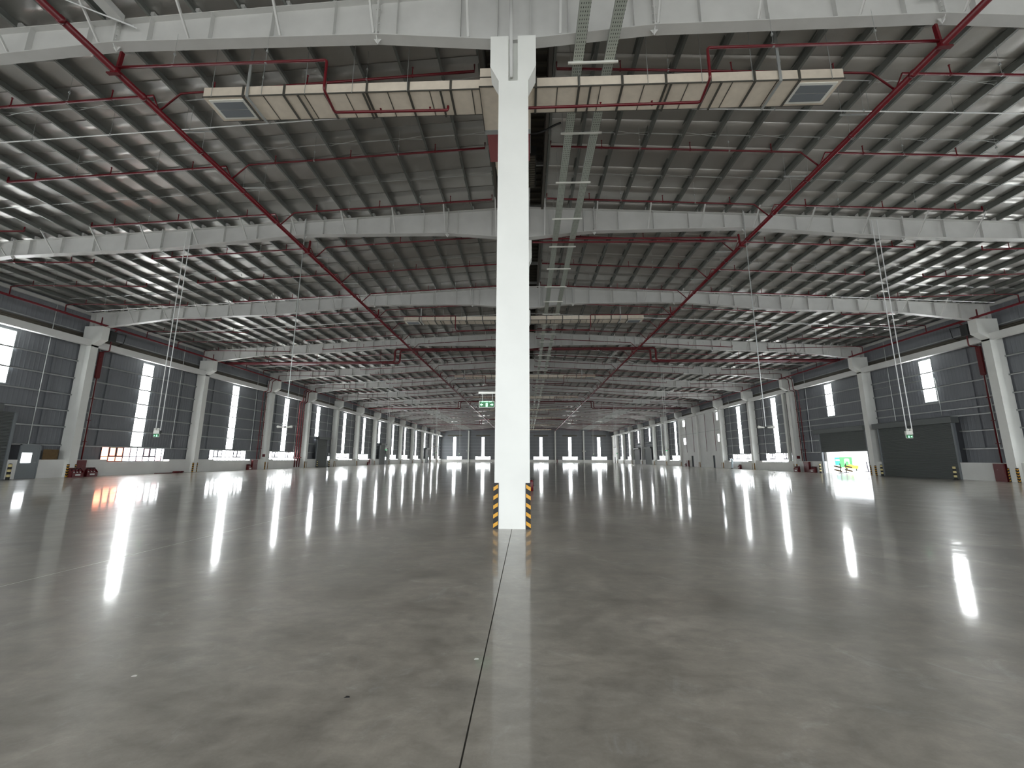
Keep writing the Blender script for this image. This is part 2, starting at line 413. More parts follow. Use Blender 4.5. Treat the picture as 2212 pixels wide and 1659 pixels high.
for i, y in enumerate(FRONT):
    lab = ('large white concrete column standing in the middle of the picture' if i == 0 else
           'white middle-row column standing %s behind the near central column' % ORD[i])
    t = thing('concrete_column', lab, 'column', (0, y, 0), 'white columns along the middle of the hall')
    link('shaft', CC, t)
    for sx in (-1, 1):
        for sy in (1, -1):
            link('corner_guard', GM[(-sx, sy)], t, (sx*.345, 0 if sy > 0 else .46, 0), label='black rubber guard with yellow diagonal stripes' if i == 0 else None)
    MB().tube([(-.05, .02, 10.15), (-.06, -.06, 11.4), (-.06, -.08, 12.95)], .045, 10).obj('drain_pipe', 'steel', t, smooth=True)
def col_side(s):
    P = [(0, 0), (.80, 0), (.80, 9.1), (.72, 9.3), (.72, 10.43), (-.62, 10.43), (-.62, 9.49), (0, 9.09)]
    P = [(s*a, b) for a, b in P]
    return MB().prism(P, 'y', 0, .5).mesh('shaft', 'white')
CS = {s: col_side(s) for s in (-1, 1)}
for s in (-1, 1):
    for i, y in enumerate(FRONT):
        n = i-1
        lab = ('white flared column on the %s wall, %s' % (SIDE[s], 'nearest one in view' if i == 2 else 'just outside the %s edge of the picture' % SIDE[s] if i == 1 else 'beside the camera' if i == 0 else '%s in its row counted from the nearest in view' % ORD[n]))
        t = thing('concrete_column', lab, 'column', (s*30.2, y, 0), 'white flared columns along the %s wall' % SIDE[s])
        link('shaft', CS[s], t)
        link('corner_guard', GM[(s, 1)], t); link('corner_guard', GM[(s, -1)], t, (0, .5, 0))

# ---------------------------------------------------------------- side walls
def corrug(y0, y1, z0, z1, x, s, holes=()):
    # trapezoidal ribbed sheet in the plane x, ribs vertical; holes = (ya, yb, za, zb)
    mb = MB(); pitch, d = .25, .008
    def strip(ya, yb, za, zb):
        if yb-ya < .01 or zb-za < .01: return
        ys = [ya]; k = math.floor(ya/pitch)
        pts = []
        while k*pitch < yb:
            for q, dd in ((0, 0), (.60, 0), (.70, 1), (.90, 1)):
                yy = (k+q)*pitch
                if ya < yy < yb: pts.append((yy, dd))
            k += 1
        def dep(yy):
            f = (yy/pitch) % 1.0
            return 0 if f < .60 else (f-.6)/.1 if f < .7 else 1 if f < .9 else (1-f)/.1
        pts = [(ya, dep(ya))]+pts+[(yb, dep(yb))]
        vs = [(x-s*d*dd, yy, z) for z in (za, zb) for yy, dd in pts]; n = len(pts)
        mb.add(vs, [((i, i+1, n+i+1, n+i) if s < 0 else (i, n+i, n+i+1, i+1)) for i in range(n-1)])
    ycuts = sorted(set([y0, y1]+[h[0] for h in holes]+[h[1] for h in holes])); ycuts = [q for q in ycuts if y0 <= q <= y1]
    for a, b in zip(ycuts, ycuts[1:]):
        m = (a+b)/2; zz = [(h[2], h[3]) for h in holes if h[0] < m < h[1]]; zz.sort(); c = z0
        for za, zb in zz:
            strip(a, b, c, max(c, za)); c = max(c, zb)
        strip(a, b, c, z1)
    return mb

def win_pane_meshes():
    return None
WN = [0]; DN = [0]
FRM = {}
def lower_window(s, yc, half, x, near, special=None, horizontal=False, parent=None):
    """row of panes: 9 wide columns + 1 narrow, a tall light above a short one"""
    WN[0] += 1
    z0, z1, zm = 1.02, 2.10, 1.37; wd = 2*half; cols = 9; cw = wd/(cols+.45)
    w = MB(); edges = [-half+i*cw for i in range(cols+1)]+[half]
    def B(a0, a1, z0_, z1_, d=.03):
        w.box(-d, d, a0, a1, z0_, z1_)
    for e in edges: B(e-.032, e+.032, z0, z1)
    for zz in (z0, zm, z1): B(-half, half, zz-.03, zz+.03)
    for i in (1, 2, 6, 7):      # openable lights with heavier frames
        for a in (edges[i]+.03, edges[i+1]-.03): B(a-.04, a+.04, zm, z1, .045)
        for zz in (zm+.04, z1-.04): B(edges[i], edges[i+1], zz-.04, zz+.04, .045)
    key = ('f', round(half, 2))
    if key not in FRM:
        FRM[key] = w.mesh('window_frame', 'frame')
        FRM[('t', round(half, 2))] = MB().box(-.004, .004, .02, cw-.02, zm+.02, z1-.02).mesh('pane', 'glass')
        FRM[('b', round(half, 2))] = MB().box(-.004, .004, .02, cw-.02, z0+.02, zm-.02).mesh('pane', 'glass')
        FRM[('n', round(half, 2))] = MB().box(-.004, .004, .02, cw*.45-.02, z0+.02, z1-.02).mesh('pane', 'glass')
        FRM[('all', round(half, 2))] = MB().box(-.004, .004, -half, half, z0, z1).mesh('pane', 'glass')
    h = round(half, 2)
    rot = (0, 0, PI/2) if horizontal else None
    o = link('window_%d' % WN[0], FRM[key], None, (x, yc, 0), kind='structure', rot=rot)
    if near:
        for i in range(cols):
            for kk in 'tb':
                me = FRM[(kk, h)]
                if special:
                    mn = special(i, kk)
                    if mn != 'glass': me = me.copy(); me.materials[0] = MT[mn]
                link('pane', me, o, (0, edges[i], 0))
        link('pane', FRM[('n', h)], o, (0, edges[cols], 0))
    else: link('pane', FRM[('all', h)], o)
    return o
def tall_strip(s, yc, z0, z1, x, horizontal=False):
    WN[0] += 1
    me = MB().box(-.006, .006, -.47, .47, z0, z1).mesh('strip_window', 'pane')
    o = link('window_%d' % WN[0], me, None, (x, yc, 0), kind='structure', rot=(0, 0, PI/2) if horizontal else None)
    fr = MB()
    for a in (-.49, .49): fr.box(-.02, .02, a-.02, a+.02, z0, z1)
    for zz in (z0, z1): fr.box(-.02, .02, -.5, .5, zz-.03, zz+.03)
    fr.obj('window_frame', 'girt', o); return o

def shutter(s, ya, yb, zt, zb, x, hood=(None, None), hz=(3.93, 4.37), name_open=False):
    """roller shutter: slats, guide rails, hood box"""
    DN[0] += 1
    t = link('door_%d' % DN[0], None, None, (0, 0, 0), kind='structure')
    mb = MB(); z = zb
    while z < zt:
        zz = min(z+.085, zt); mb.prism([(x*s-s*.0, z), (x*s-s*.045, z+.03), (x*s-s*.045, zz-.01), (x*s, zz)] if s > 0 else [(x*s, z), (x*s-s*.045, z+.03), (x*s-s*.045, zz-.01), (x*s, zz)], 'y', ya, yb)
        z += .085
    mb.obj('shutter_slat', 'shutter', t, kind='stuff')
    MB().box(s*x-s*.05, s*x+s*.03, ya, yb, zb-.07, zb).obj('bottom_rail', 'shutter', t)
    for a in (ya, yb): MB().box(s*(x-.08), s*(x+.10), a-.07, a+.07, 0, zt).obj('guide_rail', 'doorp', t)
    h0 = hood[0] if hood[0] is not None else ya-.2; h1 = hood[1] if hood[1] is not None else yb+.2
    MB().box(s*(x-.42), s*(x+.1), h0, h1, hz[0], hz[1]).obj('hood_box', 'shutter', t)
    return t
def ped_door(s, ya, yb, x, zt=2.03, window=True):
    DN[0] += 1
    t = link('door_%d' % DN[0], None, None, (0, 0, 0), kind='structure')
    MB().box(s*(x-.02), s*(x+.03), ya, yb, .01, zt).obj('door_leaf', 'doorp', t)
    fr = MB()
    for a in (ya-.03, yb+.03): fr.box(s*(x-.04), s*(x+.05), a-.03, a+.03, 0, zt+.05)
    fr.box(s*(x-.04), s*(x+.05), ya-.06, yb+.06, zt, zt+.06); fr.obj('door_frame', 'doorp', t)
    if window: MB().box(s*(x-.03), s*(x-.021), ya+.06, ya+.57, .97, 1.57).obj('pane', 'glass', t)
    MB().tube([(s*(x-.07), yb-.1, 1.0), (s*(x-.07), yb-.22, 1.0)], .012, 6).obj('door_handle', 'galv', t)
    return t

GZ = [3.36, 4.46, 5.57, 6.73, 7.93]
BAYS = [(YB, AX[0])]+list(zip(AX, BND[1:]))       # bay 0 lies behind/beside the camera; bay k runs from beam k
kindL = {2: 'door', 6: 'narrow', 9: 'narrow', 13: 'narrow'}
kindR = {3: 'shutter', 4: 'open', 7: 'white', 8: 'white', 11: 'shutter', 12: 'shutter', 15: 'white'}
def wallname(s): return 'wall_'+SIDE[s]
for s in (-1, 1):
    KD = kindL if s < 0 else kindR
    wall = MB()
    wall.box(s*31.2, s*31.25, YB, YEND, 9.95, 12.2)
    wl = wall.obj(wallname(s), 'clad', kind='structure')
    plinths = []
    MB().box(s*30.2, s*30.5, YB, YEND, 8.98, 9.43).obj('tie_beam', 'plaster', wl)
    MB().box(s*30.92, s*31.08, YB, YEND, 11.35, 11.55).obj('eaves_strut', 'steel', wl)
    MB().box(s*31.0, s*31.05, YB, YEND, 10.0, 10.05).obj('girt', 'girt', wl)
    corrug(YB, YEND, 9.96, 11.9, s*31.1, s).obj('cladding_sheet', 'clad', wl)
    lv = MB()
    for k in range(5): lv.box(s*31.02, s*31.12, YB, YEND, 9.46+k*.1, 9.48+k*.1)
    lv.box(s*31.14, s*31.16, YB, YEND, 9.4, 9.98); lv.obj('louver_band', 'louver', wl, kind='stuff')
    for bi, (a, b) in enumerate(BAYS):
        k = KD.get(bi, 'window'); c = (a+b)/2; hole = []; gy = []   # gy: openings that interrupt the low girts
        near = bi in (3, 4, 5, 6, 7)
        half = min(2.67, (b-a)/2-1.55)
        if k == 'window':
            sp = None
            if s < 0 and bi == 3: sp = lambda i, kk: 'glass_o' if i < 3 else ('glass_p' if (i+(kk == 'b')) % 3 == 0 else 'glass')
            if bi > 0: lower_window(s, c, half, s*(XW-.02), near, sp)
            else: lower_window(s, c, 2.67, s*(XW-.02), False)
            tall_strip(s, c, 2.17, 8.92, s*XW)
            hole = [(c-half, c+half, 1.0, 2.12), (c-.47, c+.47, 2.1, 8.92)]
            plinths.append((a, b))
        elif k == 'door':
            tall_strip(s, 22.75, 5.69, 8.93, s*XW)
            hole = [(22.75-.47, 22.75+.47, 5.69, 8.93), (19.4, 23.72, 0, 4.0), (24.2, 25.3, 0, 2.1)]
            shutter(s, 19.5, 23.62, 3.95, .02, 30.55, (19.2, 22.7))
            ped_door(s, 24.27, 25.21, 30.5)
            plinths += [(a, 19.45), (23.68, 24.2), (25.28, b)]; gy = [(19.3, 23.7)]
            MB().box(s*30.48, s*30.52, 25.45, 26.3, 1.16, 1.80).obj('brown_board', 'brown', None, label='brown board leaning behind the nearest left column beside the grey door', cat='board')
        elif k == 'narrow':
            ya = c-1.15; yb = c+1.95
            tall_strip(s, c-.45, 4.45, 8.92, s*XW)
            shutter(s, ya, yb, 4.05, .02, 30.55, (ya-.2, yb+.25), (4.05, 4.42)); ped_door(s, yb+.35, yb+1.2, 30.5)
            hole = [(ya, yb, 0, 4.1), (yb+.3, yb+1.25, 0, 2.1), (c-.92, c+.02, 4.45, 8.92)]; plinths += [(a, ya-.05), (yb+.08, yb+.28), (yb+1.28, b)]; gy = [(ya, yb+.2)]
        elif k in ('shutter', 'open'):
            tall_strip(s, c+.0, 5.69, 8.93, s*XW)
            if bi == 3: ya, yb, ho = 30.45, 36.75, (30.1, 36.85)
            elif bi == 4: ya, yb, ho = 38.1, 44.0, (37.9, 44.4)
            else: ya, yb, ho = c-2.6, c+2.6, (c-2.9, c+2.9)
            shutter(s, ya, yb, 3.95, 2.15 if k == 'open' else .02, 30.55, ho)
            hole = [(c-.47, c+.47, 5.69, 8.93), (ya, yb, 0, 4.0)]; plinths += [(a, ya-.05), (yb+.05, b)]; gy = [(ya, yb)]
        elif k == 'white':
            y0, y1 = a, b
            if bi == 7: y0 = a
            if bi == 15: y0 = 142
            hs = []
            if bi == 7: hs = [(68.25, 69.1)]
            if bi == 8: hs = [(76.95, 77.95)]
            if bi == 15: hs = [(144.2, 145.4)]
            mb = MB(); cc = y0
            for h0, h1 in hs:
                mb.box(s*30.45, s*30.6, cc, h0, 0, 8.98); mb.box(s*30.45, s*30.6, h0, h1, 1.95, 8.98); cc = h1
                DN[0] += 1
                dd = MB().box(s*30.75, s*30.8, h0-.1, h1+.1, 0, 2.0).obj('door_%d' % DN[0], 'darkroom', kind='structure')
                MB().box(s*30.5, s*30.74, h1-.04, h1, 0, 1.95).obj('door_frame', 'doorp', dd)
                MB().box(s*30.5, s*30.74, h0, h0+.38, 0.01, 1.94).obj('door_leaf', 'doorp', dd)
            mb.box(s*30.45, s*30.6, cc, y1, 0, 8.98); mb.obj('plastered_panel', 'plaster', wl)
            for yy in ([66.2] if bi == 7 else [80.6] if bi == 8 else []):
                for z0, z1 in ((4.1, 5.25), (7.5, 8.65)):
                    WN[0] += 1; o = MB().box(s*30.43, s*30.446, yy-.5, yy+.5, z0, z1).obj('window_%d' % WN[0], 'glass', kind='structure')
                    MB().box(s*30.42, s*30.45, yy-.02, yy+.02, z0, z1).obj('window_frame', 'frame', o)
            for yy in (y0+2.2, y0+5.6):
                MB().tube([(s*30.38, yy, 2.6), (s*30.38, yy, 8.9)], .03, 6).obj('wall_pipe', 'redbox', wl)
            MB().box(s*30.36, s*30.4, y0+.3, y1-.3, 5.9, 5.96).obj('wall_conduit', 'galv', wl)
        if k != 'white':
            corrug(a, b, 1.1, 9.5, s*XW, s, hole).obj('cladding_sheet', 'clad', wl)
            for gi, z in enumerate([2.14]+GZ+([4.95] if k in ('shutter', 'open') else [])):
                segs = [(a, b)]
                if z < 4.3 and gy:
                    segs = []; cc = a
                    for g0, g1 in gy: segs.append((cc, g0)); cc = g1
                    segs.append((cc, b))
                for g0, g1 in segs:
                    if g1-g0 > .3:
                        q = MB().box(s*(XW-.20), s*(XW-.06), g0+.02, g1-.02, z-.012, z+.012); q.box(s*(XW-.20), s*(XW-.19), g0+.02, g1-.02, z-.09, z+.012); q.obj('girt', 'girt', wl)
            # light conduits dropping down the wall
            if bi >= 1:
                for yy, zlow in ((a+1.0, 2.1), (b-2.2, 2.1)):
                    if any(g0-.1 < yy < g1+.1 for g0, g1 in gy): zlow = 4.5
                    MB().tube([(s*(XW-.26), yy, zlow), (s*(XW-.26), yy, 11.3)], .022, 6).obj('wall_conduit', 'galv', wl)
            for yy in (a+2.1, b-1.6):
                if not any(g0-.1 < yy < g1+.1 for g0, g1 in gy): MB().box(s*(XW-.10), s*(XW-.04), yy-.06, yy+.06, 2.15, 9.0).obj('wall_stud', 'clad', wl)
    for a, b in plinths:
        q = MB().box(s*XP, s*(XW+.1), a+.005, b-.005, 0, 1.0)
        MB().box(s*XP, s*(XW-.06), a+.005, b-.005, 1.0, 1.15)
        h = [0]
        mb = MB().box(s*XP, s*(XW+.1), a+.005, b-.005, 0, 1.0); mb.obj('plinth_wall', 'plaster', wl)
    BB = []
    for bi, (a, b) in enumerate(BAYS):
        if KD.get(bi, 'window') == 'window':
            half = min(2.67, (b-a)/2-1.55); c = (a+b)/2
            for g0, g1 in ((a, c-half), (c+half, b)): BB.append((g0, g1))
        else:
            for p in plinths:
                if p[0] >= a-.01 and p[1] <= b+.01: BB.append(p)
    for g0, g1 in BB: MB().box(s*XP, s*(XW+.1), g0+.005, g1-.005, 1.0, 1.16).obj('plinth_coping', 'plaster', wl)
    # outer skin closing the wall from outside light
    sk = MB(); cuts = []
    if s > 0:
        sk.box(31.3, 31.32, YB, 38.1, 0, 12.4); sk.box(31.3, 31.32, 44.0, YEND, 0, 12.4); sk.box(31.3, 31.32, 38.1, 44.0, 4.0, 12.4)
    else: sk.box(-31.32, -31.3, YB, YEND, 0, 12.4)
    sk.obj('outer_sheet', 'clad', wl)
MB().box(31.0, 31.3, 44.0, 44.3, 0, 4.0).box(31.0, 31.3, 37.9, 38.1, 0, 4.0).obj('trim_1', 'plaster', kind='structure')

# ---------------------------------------------------------------- end wall
we = MB().box(-31.3, 31.3, YEND+.12, YEND+.16, 0, 13.6).obj('wall_back', 'clad', kind='structure')
cxs = [-25.9, -15.6, -5.2, 5.2, 15.5, 25.8]
mb = MB()
x = -31.2
while x < 31.2:
    for q0, q1, d in ((0, .18, 0), (.18, .21, .5), (.21, .27, 1), (.27, .30, .5)):
        pass
    mb.box(x+.2, x+.27, YEND+.05, YEND+.12, 1.1, 13.2); x += .3
for cx in cxs: pass
mb.box(-31.2, 31.2, YEND+.08, YEND+.12, 1.0, 13.3)
mb.obj('cladding_sheet', 'clad', we, kind='stuff')
MB().box(-31.2, 31.2, YEND-.15, YEND+.1, 0, 1.0).obj('plinth_wall', 'plaster', we)
for z in [2.14]+GZ+[9.1, 10.1]: MB().box(-30.4, 30.4, YEND-.1, YEND+.04, z-.012, z+.03).obj('girt', 'girt', we)
for cx in cxs:
    o = lower_window(1, YEND+.0, 2.67, 0, False, None, True); o.location = (cx, YEND+.0, 0)
    o = tall_strip(1, 0, 2.17, 8.92, 0, True); o.location = (cx, YEND-.01, 0)
    lv = MB().box(cx-2.6, cx+2.6, YEND-.02, YEND+.03, 9.25, 9.7).obj('louver_panel', 'louver', we)
for i, x in enumerate((-20.8, -10.4, -.05, 10.3, 20.4)):
    side = 'left' if x < -1 else 'right' if x > 1 else 'middle'
    lab = {0: 'slim white post on the far wall, leftmost', 1: 'slim white post on the far wall, second from left', 2: 'slim white post on the far wall hidden behind the central columns',
           3: 'slim white post on the far wall, second from right', 4: 'slim white post on the far wall, rightmost'}[i]
    t = thing('wall_post', lab, 'post', (x, YEND-.5, 0), 'slim posts on the far wall')
    MB().box(-.22, .22, 0, .012, 0, 11.2).box(-.22, .22, .33, .34, 0, 11.2).box(-.006, .006, 0, .34, 0, 11.2).obj('post_section', 'white', t)
    MB().box(-.3, .3, -.08, .42, 0, .45).obj('post_base', 'plaster', t)

# ---------------------------------------------------------------- unseen wall behind the camera, tall openings added and sized to light the column
wb = MB()
op = [(-24, -12), (-9, 9), (12, 24)]
cc = -31.3
for a, b in op: wb.box(cc, a, YB-.15, YB, 0, 13.6); wb.box(a, b, YB-.15, YB, 10.0, 13.6); cc = b
wb.box(cc, 31.3, YB-.15, YB, 0, 13.6)
wb = wb.obj('wall_front', 'plaster', kind='structure')
for a, b in op:
    L = bpy.data.lights.new('door_portal', 'AREA'); L.shape = 'RECTANGLE'; L.size = b-a; L.size_y = 10.0; L.cycles.is_portal = True
    lo = bpy.data.objects.new('door_portal', L); COL.objects.link(lo); lo.location = ((a+b)/2, YB-.16, 5.0); lo.rotation_euler = (-PI/2, 0, PI)
    lo.rotation_euler = (PI/2, 0, 0)
    lo.matrix_world = Matrix.Translation(((a+b)/2, YB-.16, 5.0)) @ Matrix(((1, 0, 0), (0, 0, -1), (0, 1, 0))).to_4x4()
L = bpy.data.lights.new('door_portal', 'AREA'); L.shape = 'RECTANGLE'; L.size = 5.9; L.size_y = 2.15; L.cycles.is_portal = True
lo = bpy.data.objects.new('door_portal', L); COL.objects.link(lo); lo.matrix_world = Matrix.Translation((30.9, 41.05, 1.08)) @ Matrix(((0, 0, 1), (1, 0, 0), (0, 1, 0))).to_4x4()

# ---------------------------------------------------------------- outdoors seen through the raised shutter
MB().box(31.35, 90, 20, 110, -.3, -.02).obj('ground', 'ground', kind='structure')
MB().box(-60, 60, YB-70, YB-.2, -.3, -.02).obj('ground_yard', 'ground', kind='structure')
gb = thing('green_banner', 'bright green banner outside the raised shutter with a pale arch mark', 'banner', (42, 56.2, 0))
MB().box(-.03, .03, -.85, 1.25, .35, 1.68).obj('banner_sheet', 'bgreen', gb)
MB().prism([(-.45, .75), (-.25, .75), (-.25, 1.1), (.25, 1.1), (.25, .75), (.45, .75), (.45, 1.4), (.25, 1.5), (-.25, 1.5), (-.45, 1.4)], 'x', -.045, -.031).obj('arch_mark', 'labelw', gb)
MB().box(-.03, .03, -.8, -.74, 0, .4).obj('leg', 'galv', gb); MB().box(-.03, .03, 1.1, 1.16, 0, .4).obj('leg', 'galv', gb)
tb = thing('teal_banner', 'teal banner outside the raised shutter left of the green one', 'banner', (42.4, 58.2, 0))
MB().box(-.03, .03, -.45, .7, .6, 1.65).obj('banner_sheet', 'bteal', tb); MB().box(-.045, -.031, -.3, .55, 1.15, 1.4).obj('white_band', 'labelw', tb)
MB().box(-.03, .03, -.4, -.34, 0, .6).obj('leg', 'galv', tb); MB().box(-.03, .03, .6, .66, 0, .6).obj('leg', 'galv', tb)
yb_ = thing('yellow_board', 'low yellow board lying below the green banner outside', 'board', (40.5, 53.6, 0))
MB().prism([(-1.0, .25), (1.0, .3), (1.1, .55), (.2, .75), (-1.1, .6)], 'x', -.04, .04).obj('board_sheet', 'byellow', yb_)
MB().box(-.03, .03, -.8, -.7, 0, .3).obj('leg', 'dark', yb_); MB().box(-.03, .03, .7, .8, 0, .3).obj('leg', 'dark', yb_)
st = thing('display_stand', 'thin dark stand with flat top and base outside the shutter', 'stand', (38, 47.9, 0))
MB().box(-.25, .25, -.3, .3, .0, .06).obj('base', 'frame', st)
MB().tube([(0, 0, .06), (0, .12, 1.05)], .05, 8).obj('pole', 'frame', st); MB().box(-.2, .2, -.15, .4, 1.05, 1.1).obj('top', 'frame', st)
for q, (x, y) in enumerate(((31.9, 43.6), (33.4, 44.9))):
    t = thing('barrier', 'striped barrier board standing in the raised shutter doorway, %s' % ('nearer one' if q == 0 else 'farther one'), 'barrier', (x, y, 0), 'striped barriers in the doorway')
    MB().tube([(0, 0, 0), (0, 0, .95)], .04, 8).obj('post', 'black', t)
    for zz in (.25, .62): MB().obox((0, .35 if q == 0 else -.35, zz), (.02, 0, 0), (0, .5, .08), (0, 0, .07)).obj('board', 'brown', t)
    MB().box(-.15, .15, -.15, .15, 0, .05).obj('base', 'black', t)

# ---------------------------------------------------------------- person in pale clothes by the right wall
def person(loc):
    t = thing('person', 'small figure in pale blue clothes standing by the right wall windows', 'person', loc)
    def skin(name, V, E, R, m, root=0):
        me = bpy.data.meshes.new(name); me.from_pydata(V, E, []); o = link(name, me, t)
        me.materials.append(MT[m])
        md = o.modifiers.new('skin', 'SKIN'); sv = me.skin_vertices[0].data if me.skin_vertices else None
        return o
    bm = bmesh.new(); lay = bm.verts.layers.skin.verify()
    J = [((0, 0, .86), .13), ((0, 0, 1.05), .125), ((0, 0, 1.25), .14), ((0, .0, 1.36), .07), ((0, .03, 1.44), .055), ((0, .05, 1.54), .085), ((0, .055, 1.60), .07),
         ((0, .17, 1.31), .05), ((0, .34, 1.22), .042), ((0, .46, 1.40), .034), ((0, .5, 1.47), .03), ((0, -.17, 1.31), .05), ((.02, -.22, 1.05), .042), ((-.03, -.2, .82), .033), ((-.03, -.2, .74), .03),
         ((0, .10, .80), .085), ((0, .12, .46), .06), ((.01, .13, .09), .045), ((0, -.10, .80), .085), ((0, -.12, .46), .06), ((.01, -.13, .09), .045)]
    E = [(0, 1), (1, 2), (2, 3), (3, 4), (4, 5), (5, 6), (2, 7), (7, 8), (8, 9), (9, 10), (2, 11), (11, 12), (12, 13), (13, 14), (0, 15), (15, 16), (16, 17), (0, 18), (18, 19), (19, 20)]
    vs = [bm.verts.new(p) for p, r in J]
    for v, (p, r) in zip(vs, J): v[lay].radius = (r, r)
    vs[0][lay].use_root = True
    for a, b in E: bm.edges.new((vs[a], vs[b]))
    me = bpy.data.meshes.new('body'); bm.to_mesh(me); bm.free(); me.materials.append(MT['cloth'])
    o = link('body', me, t); o.modifiers.new('skin', 'SKIN'); sb = o.modifiers.new('sub', 'SUBSURF'); sb.levels = 2; sb.render_levels = 2
    MB().lathe((0, .055, 1.50), [(.02, -.05), (.085, .0), (.098, .06), (.085, .12), (.03, .155)], 12).obj('hair', 'hair', t, smooth=True)
    MB().lathe((-.02, .055, 1.47), [(.02, -.04), (.07, -.02), (.085, .03), (.08, .09), (.02, .12)], 12).obj('head', 'skin', t, smooth=True)
    for yy in (.13, -.13): MB().box(-.16, .06, yy-.045, yy+.045, 0, .08).obj('shoe', 'shoe', t)
person((29.9, 61.75, 0))

# ---------------------------------------------------------------- red sprinkler mains
def pipe(name, pts, r, label=None, cat='pipe', parent=None, m='red', n=10, group=None):
    return MB().tube(pts, r, n).obj(name, m, parent, label=label, cat=cat if label else None, smooth=True, group=group)
def bend(P, rad=.18, k=4):
    P = [Vector(p) for p in P]; out = [P[0]]
    for i in range(1, len(P)-1):
        a = (P[i-1]-P[i]).normalized(); b = (P[i+1]-P[i]).normalized(); q = min(rad, (P[i-1]-P[i]).length*.45, (P[i+1]-P[i]).length*.45)
        s, e = P[i]+a*q, P[i]+b*q
        for j in range(k+1):
            t = j/k; out.append((1-t)**2*s+2*t*(1-t)*P[i]+t*t*e)
    out.append(P[-1]); return out
for s in (-1, 1):
    t = thing('sprinkler_main', 'thick dark red sprinkler main running down the %s half of the roof' % SIDE[s], 'pipe', (s*10.12, 0, 10.97), 'red sprinkler mains under the roof')
    MB().tube([(0, YB, 0), (0, YEND-.4, 0)], .082, 12).obj('main_pipe', 'red', t, smooth=True)
    for i, y in enumerate(AX):
        y2 = y-.16
        mb = MB().tube([(-.0, y2, 0), (-.0, y2+.07, 0)], .105, 12); mb.box(-.16, .16, y2-.03, y2+.06, -.12, -.09)
        mb.obox((-s*.10, y2+.02, .22), (.028, 0, 0), (0, .04, 0), (-s*.02, 0, .3)); mb.obj('pipe_clamp', 'red', t)
    for j, y in enumerate([5.2+2.0*q for q in range(12)]):
        MB().tube([(0, y, 0), (s*.0, y+.08, 0)], .098, 12).obj('coupling', 'red', t, smooth=True)
    for sy_, y in enumerate([11.3, 14.1, 19.8, 23.05, 28.8, 32.2, 35.1, 39.6, 43.0, 46, 50.5, 53.8, 59, 62]):
        tt = thing('strut_channel', 'white strut channel over the %s red main, %s from the camera' % (SIDE[s], ORD[sy_+1]), 'strut', (s*10.38, y, 11.72), 'white strut channels over the %s red main' % SIDE[s])
        MB().box(-.48, .48, -.02, .02, -.02, .02).obj('channel', 'galv', tt)
        for q in (-.42, .42): MB().tube([(q, 0, .02), (q, 0, 1.05)], .006, 5).obj('rod', 'galv', tt)
        MB().tube([(-s*.26, 0, -.02), (-s*.26, 0, -.66)], .006, 5).obj('rod', 'galv', tt)
    t = thing('wall_main', 'red pipe running along the top of the %s wall below the eaves' % SIDE[s], 'pipe', (s*29.5, 0, 10.49), 'red mains along the walls')
    MB().tube([(0, YB, 0), (0, YEND-.4, 0)], .07, 10).obj('main_pipe', 'red', t, smooth=True)
    for i, y in enumerate(AX): MB().tube([(0, y-.5, 0), (0, y-.42, 0)], .09, 10).box(-.02, .02, y-.5, y-.44, 0, .5).obj('pipe_clamp', 'red', t)

